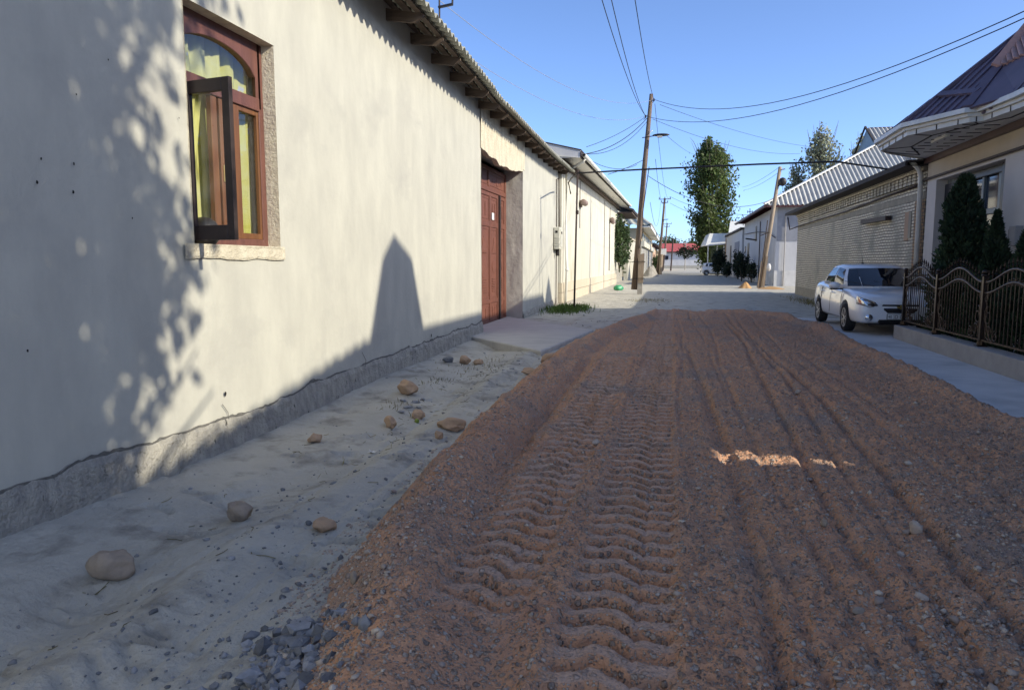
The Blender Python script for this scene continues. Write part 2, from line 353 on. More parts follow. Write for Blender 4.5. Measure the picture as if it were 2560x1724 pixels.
M['tanwall'] = mat('tan house wall', (.45, .30, .20), (.36, .25, .17), scale=1)
M['carpaint'] = mat('white car paint', (.84, .85, .86), rough=.28, spec=.5, coat=1)
M['carglass'] = mat('tinted car glass', (.012, .014, .018), rough=.03, spec=.8)
M['tyre'] = mat('tyre rubber', (.018, .018, .019), (.028, .027, .026), rough=.85, scale=20)
M['alloy'] = mat('alloy rim', (.62, .62, .63), rough=.3, metal=.9)
M['chrome'] = mat('lamp chrome', (.75, .76, .78), rough=.12, metal=1)
M['lampglass'] = glass('lamp lens', (.92, .95, .97), .1)
M['gold'] = mat('gold badge', (.60, .46, .18), rough=.3, metal=.8)
M['plate'] = mat('white plate', (.72, .73, .72), rough=.4)
M['iron'] = mat('wrought iron with copper brush', (0.022, 0.015, 0.012), (0.045, 0.026, 0.018), rough=.36, metal=.55, scale=7, spec=.5)
M['irongold'] = mat('bronze rail', (0.13, 0.09, 0.06), (0.06, 0.042, 0.03), rough=.38, metal=.6, scale=9)
M['pane'] = glass('window pane', (.95, .97, .97), .09)
M['visor'] = mat('silver visor', (.35, .37, .40), rough=.15, metal=.7)
M['meter'] = mat('cream meter box', (.58, .57, .48), (.50, .49, .42), rough=.45, scale=4)
M['lamp_brown'] = mat('brown lamp body', (.27, .20, .17), (.22, .165, .14), rough=.5, scale=8)
M['plastic_green'] = mat('green plastic bag', (.05, .33, .14), (.09, .42, .22), rough=.35, scale=8, trans=.3)
M['plastic_white'] = mat('white plastic bag', (.65, .65, .64), rough=.4, trans=.3)
M['sand'] = mat('sand heap', (.34, .315, .27), (.25, .235, .20), scale=1.5, bump=.6, bscale=12)
M['orangesand'] = mat('orange sand', (.42, .24, .09), (.34, .21, .10), scale=3, bump=.5, bscale=30)
M['walnut'] = mat('green walnut', (0.2, 0.26, 0.04), (0.13, 0.17, 0.03), rough=.6, scale=25)
M['paper'] = mat('white scrap', (.62, .61, .58), rough=.8)
M['clods'] = mat('dry clay clods', (.33, .31, .26), (.20, .19, .165), scale=14, island=.3, bump=.4, bscale=50)
M['broken'] = mat('bare dark cement', (.10, .098, .09), (.16, .155, .14), scale=20, bump=.6, bscale=40)
# ------------------------------------------------------------------ ground
WX = -4.14                                     # street face of the plaster house
XL_Y = np.array([-4, 0, 2.4, 3.55, 5.0, 7.4, 10, 13.2, 17, 20, 22.8, 24.0]); XL_X = np.array([-1.1, -1.25, -1.5, -1.82, -2.02, -2.1, -2.12, -2.08, -1.65, -1.2, -.75, .3])
XR_Y = np.array([-4, 3, 7.6, 11, 17.1, 20.5, 22.7, 24.0]); XR_X = np.array([3.1, 3.2, 3.3, 3.43, 3.6, 3.3, 2.5, 1.0])

def gz(x, y):
    x = np.asarray(x, float); y = np.asarray(y, float)
    base = np.interp(y, [-4, 3.5, 5.3, 7.2, 8.3, 9.6, 11.5, 16, 26, 40], [-.23, -.23, -.29, -.27, -.22, -.18, -.17, -.09, -.03, 0])
    left = sst(-.6, -2.2, x); right = sst(2.5, 3.6, x) * sst(26, 21, y)
    z = base * left * sst(30, 22, y) - .06 * right * (1 - left)
    near = sst(24, 12, y) * sst(-1.2, -1.8, x)
    # hollow in front of the wall, ditch, dried wheel ridge
    z = z - .13 * np.exp(-((x + 3.02) / .34) ** 2 - ((y - 2.95) / .5) ** 2)
    z = z - .075 * near * np.exp(-((x + 3.05 + .25 * np.sin(y * .6)) / .35) ** 2) + .05 * near * np.exp(-((x + 2.5) / .16) ** 2) * (y > 0)
    z = z + .025 * near * np.exp(-((x + 4.14) / .22) ** 2)
    nr = sst(40, 20, y)
    z = z + nr * (.024 * fbm(x * 1.1, y * 1.1, 3, 3) + .010 * fbm(x * 5, y * 5, 4, 5) * (1 + left) + .006 * fbm(x * 17, y * 17, 3, 6))
    # old tyre prints in the clay
    fr = y * 4.2 + 2.2 * fbm(x * 2, y * .6, 2, 9)
    band = np.exp(-((x + 2.34 + .04 * np.sin(y)) / .17) ** 4) * near
    z = z - .024 * band * sst(.25, .7, np.sin(fr * 2 * np.pi)) * sst(-.3, .3, fbm(x * .9, y * .5, 2, 31))
    for xx, ww in ((-2.05, .03), (-2.2, .025), (-1.85, .03), (-2.75, .03), (-1.6, .03)):
        z = z - .016 * sst(16, 8, y) * np.exp(-((x - xx - .05 * np.sin(y * .9 + xx * 3)) / ww) ** 2)
    under = sst(.25, .6, x - np.interp(y, XL_Y, XL_X)) * sst(.2, .5, np.interp(y, XR_Y, XR_X) - x) * sst(23.6, 22.4, y)
    z = z - .22 * under
    cr = fbm(x * 3, y * 7, 3, 17)                 # small dried cracks
    z = z - .035 * nr * sst(.16, .3, cr) * sst(.05, .35, fbm(x * 1.3, y * 1.3, 2, 19))
    return z

ys = [-6, -3, 0, 1.0]
while ys[-1] < 45: ys.append(ys[-1] + max(.012, .0052 * ys[-1]))
while ys[-1] < 1500: ys.append(ys[-1] * 1.12)
xs = list(np.arange(-4.4, -1.0, .021)) + list(np.arange(-1.0, 8.5, .12))
e = .3; x = 8.6
while x < 1300: xs.append(x); x += e; e *= 1.25
e = .3; x = -4.7; lft = []
while x > -1300: lft.append(x); x -= e; e *= 1.25
xs = lft[::-1] + xs
Xg, Yg = np.meshgrid(np.array(xs), np.array(ys)); Zg = gz(Xg, Yg)
g = npmesh('ground', np.stack([Xg, Yg, Zg], -1).reshape(-1, 3), gridfaces(len(ys), len(xs)), M['dirt']); tag(g, kind='structure')

# gravel spread on the road, pressed by tractor tyres
PRESS = []
def lug(x, y, x0, x1, pitch, ph, dep, amp, s):
    u = (x - x0) / (x1 - x0)
    inb = sst(-.05, .06, u + .05 * fbm(x * 4, y * 9, 2, s + 11)) * sst(1.05, .94, u + .05 * fbm(x * 4, y * 9, 2, s + 12))
    rt = sst(.655, .675, u)
    wav = (1 - rt) * amp * (np.abs(u - .30) * 1.9 - .12 * np.cos(u * 14)) + rt * (pitch * .45 + .02 * u)
    fr = ((y + wav + .02 * fbm(x * 4, y * 2.2, 3, s) + .012 * fbm(x * 16, y * 6, 3, s + 2)) / pitch + ph) % 1.0
    prof = (.25 * np.clip(fr / .86, 0, 1) + .75 * sst(.50, .84, fr)) * sst(1.0, .89, fr)      # level bed, then the step left by one lug
    seam = np.exp(-((u - .665) / .022) ** 2) * .5
    PRESS.append(inb * sst(.02, .10, fr) * sst(.72, .52, fr) * sst(.25, .5, vn(x * 9, y * 9, s + 7) * .5 + .4))
    return inb, prof * dep * (.55 + .8 * vn(x * 3, y * 3, s + 5)) + seam * dep * .3

def rz(x, y):
    xl = np.interp(y, XL_Y, XL_X) + .10 * fbm(y * 1.3, y * 0 + 3.1, 4, 41); xr = np.interp(y, XR_Y, XR_X) + .09 * fbm(y * 1.1, y * 0 + 7.7, 4, 43)
    dl, dr = x - xl, xr - x
    ed = sst(-.05, .42, dl) * sst(-.05, .30, dr) * sst(24.4, 22.6, y)
    z = .035 + .03 * fbm(x * .6, y * .25, 3, 51)
    z = z + .095 * np.exp(-((dl - .52) / .2) ** 2) - .06 * np.exp(-((dl - .86) / .12) ** 2) * (.5 + vn(x * 0, y * .7, 61)) + .10 * np.exp(-((dr - .33) / .18) ** 2) * (.6 + .8 * vn(x * 2, y * 1.2, 63))
    # ruts
    for k, (xx, wd, dp, y0, y1) in enumerate(((.36, .05, .04, 0, 13), (.47, .03, .02, 1, 9), (.75, .035, .022, 0, 22), (1.06, .04, .035, 1, 18), (1.27, .035, .03, 2, 22), (1.45, .045, .04, 0, 21),
                                              (1.78, .03, .02, 3, 20), (2.05, .04, .028, 0, 12), (-1.18, .06, .045, 5, 11), (.16, .03, .015, 6, 22), (.58, .03, .02, 8, 23), (-1.55, .09, .03, 8, 16))):
        c = xx + .07 * np.sin(y * .35 + k) + .05 * fbm(y * .6, y * 0 + k * 3.3, 3, 71) + (.02 * (y - 6) if xx > 1.0 else 0)
        z = z + (-dp * 1.5 * (.4 + .9 * vn(x * 1.5, y * 1.1 + k * 7, 73)) * np.exp(-((x - c) / (wd * .85)) ** 2) + dp * .12 * np.exp(-((np.abs(x - c) - 2.1 * wd) / (wd * .8)) ** 2)) * sst(y0 - .6, y0 + .8, y) * sst(y1 + 1, y1 - 1, y)
    # two deep lug prints and a finer one
    for (a, b, pitch, ph, dep, amp, s, y0, y1) in ((-.42, .035, .172, .1, .072, .13, 81, -2, 23), (-.99, -.575, .172, .55, .064, .12, 91, 2.9, 10.5)):
        aa = a + .01 * np.sin(y * .7 + s)
        inb, d = lug(x, y, aa, aa + b - a, pitch, ph, dep, amp, s); inb = inb * (.6 + .4 * sst(.18, .4, vn(x * 3.1, y * 1.6, s + 31))); k = sst(y0 - .5, y0 + .5, y) * sst(y1 + 2, y1 - 1, y)
        z = z * (1 - .75 * inb * k) + inb * k * (.024 - d + .012 * fbm(x * 2.5, y * 1.2, 2, s + 21))
        PRESS[-1] = PRESS[-1] * k; z = z + .010 * k * (np.exp(-((x - aa + .045) / .035) ** 2) + np.exp(-((x - aa - b + a - .045) / .035) ** 2))
    a = 2.15 + .045 * (y - 6) * (y < 12) + .27 * (y >= 12)
    inb, d = lug(x, y, a - .1, a + .62, .16, .2, .024, .12, 101); z = z - inb * d * sst(1, 3, y) * sst(15, 11, y)
    inb, d = lug(x, y, 1.55 + 0 * y, 1.95 + 0 * y, .2, .4, .02, .10, 107); z = z - inb * d * sst(9, 11, y) * sst(21, 17, y)
    # lumps and grains
    far = 1 / (1 + y * .03)
    loose = 1 - .85 * sst(-.47, -.40, x) * sst(.08, .02, x) - .6 * sst(-1.05, -.98, x) * sst(-.52, -.58, x) * sst(12, 9, y)
    z = z + (.020 * fbm(x * 7, y * 7, 3, 111) + .022 * fbm(x * 15, y * 15, 2, 115) + .030 * np.abs(fbm(x * 24, y * 24, 2, 113)) * far + .016 * sst(.1, .7, fbm(x * 42, y * 42, 2, 119)) * far) * (.16 + .84 * np.clip(loose, 0, 1))
    z = z - .03 * sst(.3, .55, fbm(x * 2.2, y * 2.2, 2, 117)) * loose
    return gz(x, y) * (1 - ed) + z * ed - .045 * (1 - ed), dl, dr

ys = [-3.5, -2, -.5, .6, 1.2, 1.7]
while ys[-1] < 24.8: ys.append(ys[-1] + max(.0085, .0029 * ys[-1]))
xs = np.arange(-2.55, 4.0, .0115)
Xr, Yr = np.meshgrid(xs, np.array(ys)); Zr, DL, DR = rz(Xr, Yr)
keep = ((DL > -.12) & (DR > -.12)).ravel(); fq = gridfaces(len(ys), len(xs)); fq = fq[keep[fq].all(1)]
PR = np.clip(PRESS[0] + PRESS[1], 0, 1)
gr = npmesh('gravel_road', np.stack([Xr, Yr, Zr], -1).reshape(-1, 3), fq, M['gravel']); tag(gr, kind='structure')
pa = gr.data.attributes.new('pressed', 'FLOAT', 'POINT'); pa.data.foreach_set('value', PR.ravel().astype(np.float32))

# loose pebbles lying on the gravel
rng = np.random.default_rng(5)
bm = bmesh.new(); bmesh.ops.create_icosphere(bm, subdivisions=1, radius=1); bm.verts.ensure_lookup_table()
ICO_V = np.array([v.co[:] for v in bm.verts]); ICO_F = np.array([[v.index for v in f.verts] for f in bm.faces]); bm.free()
def pebbles(name, X, Y, S, zf, m, flat=.6, sink=.2, smooth=True):
    n = len(X); k = len(ICO_V)
    P = ICO_V[None] * (1 + .28 * rng.standard_normal((n, k, 1))) * np.stack([np.ones(n), rng.uniform(.6, 1, n), rng.uniform(.45, .8, n) * flat / .6], -1)[:, None] * S[:, None, None]
    t = rng.uniform(0, 6.28, n); c, s = np.cos(t)[:, None], np.sin(t)[:, None]
    Q = np.stack([P[..., 0] * c - P[..., 1] * s + X[:, None], P[..., 0] * s + P[..., 1] * c + Y[:, None], P[..., 2] + (zf + S * sink)[:, None]], -1)
    return npmesh(name, Q.reshape(-1, 3), (ICO_F[None] + (np.arange(n) * k)[:, None, None]).reshape(-1, 3), m, smooth=smooth)
n = 60000
Y = 1 / rng.uniform(1 / 21, 1 / 1.9, n); X = rng.uniform(-2.3, 3.6, n)
S = np.clip(rng.lognormal(-5.2, .5, n), .003, .03)
zz, dl, dr = rz(X, Y)
dens = np.where((X > -.4) & (X < .03), .15, np.where((X > -1) & (X < -.57), .3, 1.0)) * np.where(X > .2, 1, .7) * sst(.15, .75, vn(X * 1.7, Y * 1.7, 131))
ok = (dl > -.15) & (dr > -.1) & (rng.uniform(0, 1, n) < dens); zz = np.maximum(zz, gz(X, Y))
tag(pebbles('gravel_stones', X[ok], Y[ok], S[ok], zz[ok], M['stones']), kind='stuff')
# grey rubble spilled at the near edge of the gravel, crumbs along the verge
n = 420; Y = rng.uniform(1.9, 2.9, n); X = np.interp(Y, XL_Y, XL_X) + rng.normal(.10, .13, n) - .05; S = np.clip(rng.lognormal(-4.1, .5, n), .006, .05)
tag(pebbles('rubble', X, Y, S, np.maximum(gz(X, Y), rz(X, Y)[0]), M['chips'], flat=.75, smooth=False), kind='stuff')
n = 900; Y = 1 / rng.uniform(1 / 40, 1 / 2.2, n); X = np.interp(Y, XL_Y, XL_X) - np.abs(rng.normal(0, .8, n)) + .1; X = np.maximum(X, -4.0); S = np.clip(rng.lognormal(-5.1, .5, n), .003, .022) * (1 + Y * .05)
tag(pebbles('dirt_crumbs', X, Y, S, gz(X, Y), M['chips']), kind='stuff')

n = 520; Y = rng.uniform(2.4, 12.5, n); X = -3.0 + .25 * np.sin(Y * .6 + 1) + rng.normal(0, .22, n); S = np.clip(rng.lognormal(-4.5, .5, n), .005, .035)
ok = fbm(X * 1.6, Y * 1.1, 2, 137) > -.02; tag(pebbles('clay_clods', X[ok], Y[ok], S[ok], gz(X[ok], Y[ok]), M['clods'], flat=.45, sink=.05, smooth=False), kind='stuff')
tw = MB()
for k in range(70):
    y0 = rng.uniform(2.6, 12); x0 = -3.0 + rng.normal(0, .45); t = rng.uniform(0, 6.28); L0 = rng.uniform(.04, .14)
    q = [(x0 + L0 * s * math.cos(t + .5 * s), y0 + L0 * s * math.sin(t + .5 * s)) for s in (0, .5, 1)]
    tw.tube([(x, y, float(gz(x, y)) + .006) for x, y in q], .0022, 4)
tag(tw.build('dry_twigs', M['drygrass']), kind='stuff')
# concrete pavement on the right, concrete driveway at the gate
P = []
for i, y in enumerate(np.arange(-4, 21.01, .25)):
    row = []
    for x in np.linspace(2.6, 4.5 if y < 16 else 5.9, 14):
        row.append((x, y, -.004 + .006 * float(fbm(np.array(x * 1.5), np.array(y * .8), 2, 131))))
    P.append(row)
b = MB(); b.grid(P); tag(b.build('sidewalk', M['concrete'], smooth=True), kind='structure')
b = MB(); b.prism([(-4.6, 15.1, -.035), (-2.25, 12.5, -.05), (-1.75, 16.6, -.03), (-3.2, 18.2, -.02), (-4.6, 20.1, -.02)][::-1], (0, 0, -.2))
tag(b.build('driveway', M['slab'], bevel=.02), kind='structure')

# ------------------------------------------------------------------ plaster house on the left
house = empty('plaster_house', (WX - 4, 11, 0), 'long single storey plastered house with an open arched window, brown gate and corrugated eaves', 'house')
WY0, WY1, WZ0, WZ1 = 5.66, 7.10, 1.665, 3.755       # window opening
DY0, DY1, DZ0, DZ1 = 15.5, 20.0, -.12, 4.06         # gate opening
YA, YB, ZA, ZB = -5.0, 26.45, -.6, 5.35
b = MB()
def wz(y, z): return .012 * float(fbm(np.array(y * .7), np.array(z * .7), 3, 141))
def wall_patch(y0, y1, z0, z1, st=.25):
    ny = max(1, int((y1 - y0) / st)); nz = max(1, int((z1 - z0) / st))
    P = [[(WX + wz(y0 + (y1 - y0) * i / ny, z0 + (z1 - z0) * j / nz), y0 + (y1 - y0) * i / ny, z0 + (z1 - z0) * j / nz) for j in range(nz + 1)] for i in range(ny + 1)]
    b.grid(P)
wall_patch(YA, WY0, ZA, ZB); wall_patch(WY1, DY0, ZA, ZB); wall_patch(DY1, YB, ZA, ZB)
wall_patch(WY0, WY1, ZA, WZ0); wall_patch(WY0, WY1, WZ1, ZB); wall_patch(DY0, DY1, DZ1, ZB)
b.add([(WX, YB, ZA), (WX - 9, YB, ZA), (WX - 9, YB, ZB), (WX, YB, ZB)], [(0, 1, 2, 3)])
b.add([(WX, YA, ZA), (WX - 9, YA, ZA), (WX - 9, YA, ZB), (WX, YA, ZB)], [(0, 3, 2, 1)])
b.add([(WX - 9, YA, ZA), (WX - 9, YB, ZA), (WX - 9, YB, ZB), (WX - 9, YA, ZB)], [(0, 3, 2, 1)])
b.add([(WX, YA, ZB), (WX, YB, ZB), (WX - 9, YB, ZB), (WX - 9, YA, ZB)], [(0, 1, 2, 3)])
wall = b.build('wall', M['plaster'], house, smooth=False, fix=False)
# reveals round both openings
b = MB(); T = .36
for y in (WY0, WY1): b.add([(WX + .012, y, WZ0), (WX + .012, y, WZ1), (WX - T, y, WZ1), (WX - T, y, WZ0)], [(0, 1, 2, 3)])
for z in (WZ0, WZ1): b.add([(WX + .012, WY0, z), (WX + .012, WY1, z), (WX - T, WY1, z), (WX - T, WY0, z)], [(0, 1, 2, 3)])
b.build('window_reveal', M['reveal'], house)
b = MB()
for y, nm in ((DY0, 0), (DY1, 1)):
    P = [[(WX + .012 - .55 * i / 8, y + (.02 * float(fbm(np.array(i * .6), np.array(z * 2.0), 3, 151 + nm)) if 0 < i < 8 else 0), z) for z in np.linspace(DZ0 - .3, DZ1, 40)] for i in range(9)]
    b.grid(P)
b.add([(WX + .012, DY0, DZ1), (WX + .012, DY1, DZ1), (WX - .6, DY1, DZ1), (WX - .6, DY0, DZ1)], [(0, 1, 2, 3)])
b.build('gate_jamb', M['jamb'], house, smooth=True)
# rough lintel patch with a broken lower edge
P = []
for i, y in enumerate(np.linspace(DY0 - .05, DY1 + .25, 70)):
    u = (y - DY0) / (DY1 - DY0); lo = DZ1 - .05 - .16 * math.sin(math.pi * min(max(u, 0), 1)) + .07 * float(fbm(np.array(y * 2.5), np.array(.5), 3, 161))
    if u > 1: lo = DZ1 + .02
    P.append([(WX + .022 + .014 * float(fbm(np.array(y * 3), np.array(lo + (4.9 - lo) * j / 10), 3, 163)), y, lo + (5.2 - lo) * j / 10) for j in range(11)] )
    P[-1] = [(WX - .1, y, lo)] + P[-1]
b = MB(); b.grid(P); b.build('lintel', M['lintel'], house, smooth=False)
# eroded plinth
P = []
yy = [y for y in np.arange(YA, YB, .05) if not (DY0 < y < DY1)]
for seg in ([y for y in yy if y <= DY0] + [DY0], [DY1] + [y for y in yy if y >= DY1]):
    P = []
    for y in seg:
        top = float(np.interp(y, [-5, 3.6, 4.7, 5.4, 6.4, 7.5, 9.1, 11.5, 15.5, 20, 26], [.10, .09, .07, .02, .02, .08, .13, .15, .18, .12, .22])) + .05 * float(fbm(np.array(y * 3.0), np.array(2.2), 4, 171)) + .03 * float(fbm(np.array(y * .5), np.array(9.2), 2, 172))
        row = [(WX - .03, y, top)]
        for j in range(11):
            z = top - (top + .55) * j / 10
            o = .026 + .020 * float(fbm(np.array(y * 4), np.array(z * 9), 4, 173)) + .010 * float(fbm(np.array(y * 17), np.array(z * 23), 2, 174)) + (.05 * j / 10) - (.02 if j == 0 else 0)
            row.append((WX + max(o, .004), y, z))
        P.append(row)
    b = MB(); b.grid(P); b.build('plinth', M['plinth'], house, smooth=False)
b = MB(); P = []
for y in np.arange(YA, DY0, .03):
    top = float(np.interp(y, [-5, 3.6, 4.7, 5.4, 6.4, 7.5, 9.1, 11.5, 15.5, 20, 26], [.10, .09, .07, .02, .02, .08, .13, .15, .18, .12, .22])) + .05 * float(fbm(np.array(y * 3.0), np.array(2.2), 4, 171)) + .03 * float(fbm(np.array(y * .5), np.array(9.2), 2, 172))
    h_ = max(.0, .035 * float(fbm(np.array(y * 2.2), np.array(4.4), 2, 175)) + .05 * float(fbm(np.array(y * 11), np.array(1.4), 3, 176)) - .004)
    P.append([(WX + .0135, y, top - .02), (WX + .0155, y, top + h_)])
b.grid(P); b.build('broken_edge', M['broken'], house)
for pts_ in (((1165, 905), (1190, 902), (1215, 910), (1240, 930)), ((556, 1010), (570, 1030), (574, 1062)), ((905, 880), (915, 900), (912, 925))):
    pts_ = [pt(px * 1.0, py * 1.0, x=WX + .0165) for px, py in pts_]
    if any(p.y > DY0 or p.z > 4.6 for p in pts_): continue
    b = MB(); b.tube(pts_, .0035, 4); b.build('crack', M['broken'], house)
# small dark holes knocked in the plaster
for (px, py, r) in ((563, 984, .022), (1078, 838, .03), (92, 455, .012), (182, 480, .012), (102, 397, .009), (184, 409, .010), (68, 876, .01), (270, 150, .007), (447, 295, .007), (190, 236, .008), (330, 545, .007)):
    p = pt(px, py, x=WX + .014); b = MB(); b.add([(p.x + .003 + wz(p.y, p.z) * 0, p.y + r * math.cos(t) * random.uniform(.6, 1.1), p.z + r * 1.3 * math.sin(t) * random.uniform(.6, 1.1)) for t in [k * .7854 for k in range(8)]], [tuple(range(8))]); b.build('nail_hole', M['dark'], house)

# eaves
EY = [-6, 0, 9.94, 15.68, 23, 27.2]; EX = [-3.22, -3.30, -3.44, -3.56, -3.62, -3.61]; EZ = [5.75, 5.49, 5.115, 4.89, 4.83, 4.85]
ex = lambda y: float(np.interp(y, EY, EX)); ez = lambda y: float(np.interp(y, EY, EZ))
yw = np.arange(-5.5, 27.0, .21 / 8); ph = yw / .21 * 2 * np.pi
exv, ezv = np.interp(yw, EY, EX), np.interp(yw, EY, EZ)
sheet = np.floor(yw / 1.2); jit = (np.vectorize(lambda k: (math.sin(k * 12.9898) * 43758.5453) % 1)(sheet) - .5) * .03
rows = []
for (dx, dz) in ((0, 0), (-3, .95), (-3, .938), (-.0, -.012), (0, 0)):
    rows.append(np.stack([exv + jit + dx, yw, ezv + .042 * np.sin(ph) + dz + .006 * (sheet % 2)], -1))
V = np.stack(rows, 0); npmesh('corrugated_roof', (V.reshape(-1, 3) - np.array(house.location)), gridfaces(len(rows), len(yw)), M['asbestos'], house, smooth=False)
for k in range(32):
    y = -4.7 + 1.0 * k + random.uniform(-.06, .06)
    e, z = ex(y) - .13, ez(y) - .06
    b = MB(); b.prism([(WX - .5, y - .026, z + .02), (e - .12, y - .026, z - .115), (e, y - .026, z - .04), (e, y - .026, z), (WX - .5, y - .026, z + .22)], (0, .052, 0))
    b.build('rafter', M['oldwood'], house)
for i in range(len(EY) - 1):                         # boards under the sheets
    for dx, dz, ww in ((-.20, -.03, .08), (-.42, .065, .1), (-.64, .14, .1)):
        b = MB(); b.bar((EX[i] + dx, EY[i], EZ[i] + dz), (EX[i + 1] + dx, EY[i + 1], EZ[i + 1] + dz), ww, .03); b.build('batten', M['oldwood'], house)

# window: frame > sash, panes, handle
FX = WX - .13
win = MB()
win.box(FX - .07, FX, WY0, WY0 + .09, WZ0, 3.18); win.box(FX - .07, FX, WY1 - .09, WY1, WZ0, WZ1)
win.box(FX - .07, FX, WY0 + .09, WY1 - .09, WZ0, WZ0 + .08); win.box(FX - .075, FX + .012, WY0 + .09, WY1 - .09, 3.07, 3.20)
# arched head
n = 16; arch = []
for i in range(n + 1):
    y = WY0 + .06 + (WY1 - .14 - WY0 - .06) * i / n; u = (i / n) * 2 - 1; arch.append((y, 3.33 + .27 * math.sqrt(max(0, 1 - (u * .96) ** 2))))
poly = [(FX, WY0, WZ1), (FX, WY0, 3.18), (FX, WY0 + .06, 3.18)] + [(FX, y, z) for y, z in arch] + [(FX, WY1 - .09, 3.18), (FX, WY1 - .085, WZ1)]
for i in range(n):
    y0, z0 = arch[i]; y1, z1 = arch[i + 1]
    win.add([(FX, y0, z0), (FX, y1, z1), (FX, y1, WZ1), (FX, y0, WZ1), (FX - .07, y0, z0), (FX - .07, y1, z1)], [(0, 1, 2, 3), (0, 4, 5, 1)])
win.add([(FX, WY0, WZ1), (FX, WY0 + .06, WZ1), (FX, WY0 + .06, 3.18), (FX, WY0, 3.18)], [(0, 3, 2, 1)])
win.add([(FX, WY1 - .14, 3.1), (FX, WY1 - .05, 3.1), (FX, WY1 - .05, WZ1), (FX, WY1 - .14, WZ1)], [(0, 1, 2, 3)])
window = win.build('window', M['paintwood'], house, bevel=.006)
b = MB()
b.box(FX - .06, FX - .005, 6.20, 6.29, WZ0 + .08, 3.07); b.box(FX - .05, FX + .008, 6.31, 6.37, WZ0 + .09, 3.06); b.build('mullion', M['innerwood'], window, bevel=.006)
b = MB(); b.box(FX - .055, FX + .004, 6.45, 6.54, WZ0 + .09, 3.06); b.build('mullion', M['paintwood'], window, bevel=.006)
b = MB()                                               # fixed right sash
y0, y1, z0, z1 = 6.56, WY1 - .09, WZ0 + .08, 3.07
b.box(FX - .05, FX - .01, y0, y0 + .10, z0, z1); b.box(FX - .05, FX - .01, y1 - .035, y1, z0, z1); b.box(FX - .05, FX - .01, y0 + .1, y1 - .035, z0, z0 + .06); b.box(FX - .05, FX - .01, y0 + .1, y1 - .035, z1 - .05, z1)
b.build('fixed_sash', M['innerwood'], window, bevel=.004)
for (a, c, d, e) in ((WY0 + .05, WY1 - .12, 3.19, 3.62), (6.65, WY1 - .12, WZ0 + .1, 3.05)):
    b = MB(); b.add([(FX - .04, a, d), (FX - .04, c, d), (FX - .04, c, e), (FX - .04, a, e)], [(0, 1, 2, 3)]); b.build('pane', M['pane'], window)
b = MB(); b.box(FX + .008, FX + .02, 6.33, 6.352, 2.28, 2.44); b.box(FX + .02, FX + .04, 6.336, 6.346, 2.33, 2.41); b.build('handle', M['gold'], window, bevel=.003)
# the open sash, turned out over the street
hx, hy, az = WX - .05, 5.735, R(-10); L_ = .50; z0, z1 = 1.70, 3.07; c_, s_ = math.cos(az), math.sin(az)
def sbar(a0, a1, za, zb, t=.045):
    o = Vector((hx, hy, 0)); d = Vector((c_, s_, 0)); q = Vector((-s_, c_, 0)) * t / 2
    v = [o + d * a + q * k + Vector((0, 0, z)) for z in (za, zb) for k in (-1, 1) for a in (a0, a1)]
    return v, [(0, 2, 3, 1), (4, 5, 7, 6), (0, 1, 5, 4), (2, 6, 7, 3), (0, 4, 6, 2), (1, 3, 7, 5)]
b = MB()
for q in ((0, .045, z0, z1), (L_ - .085, L_, z0, z1), (.045, L_ - .085, z0, z0 + .13), (.045, L_ - .085, z1 - .11, z1)): b.add(*sbar(*q))
b.build('open_sash', M['darkwood'], window, bevel=.004)  # near black colour stands in for shade on the sash face
b = MB(); b.add(sbar(.045, L_ - .085, z0 + .13, z1 - .11, 0)[0], [(0, 1, 5, 4)]); b.build('sash_pane', M['pane'], window)
b = MB()                                               # rough sill patch
P = [[(WX + .013 + .006 * (0 < j < 6) + .005 * float(fbm(np.array(y * 6), np.array(z * 6), 3, 181)), y, z) for j, z in enumerate(np.linspace(1.535 + .02 * float(fbm(np.array(y * 5), np.array(.3), 3, 183)), 1.672, 7))] for y in np.linspace(5.52, 7.18, 50)]
b.grid([[(WX - .13, p[-1][1], 1.672)] if False else p for p in P]); b.box(WX - .14, WX + .022, WY0 - .005, WY1 + .005, 1.655, 1.672)
b.build('window_sill', M['lintel'], house)
# dark room with a back wall behind the window
b = MB(); x0, x1, y0, y1, z0, z1 = WX - 3.2, WX - T, WY0 - 1.2, WY1 + 1.2, .3, 4.2
b.add([(x0, y0, z0), (x0, y1, z0), (x0, y1, z1), (x0, y0, z1), (x1, y0, z0), (x1, y1, z0), (x1, y1, z1), (x1, y0, z1)], [(0, 1, 2, 3), (0, 4, 5, 1), (3, 2, 6, 7), (0, 3, 7, 4), (1, 5, 6, 2)])
b.build('room', M['reveal'], house, fix=False)

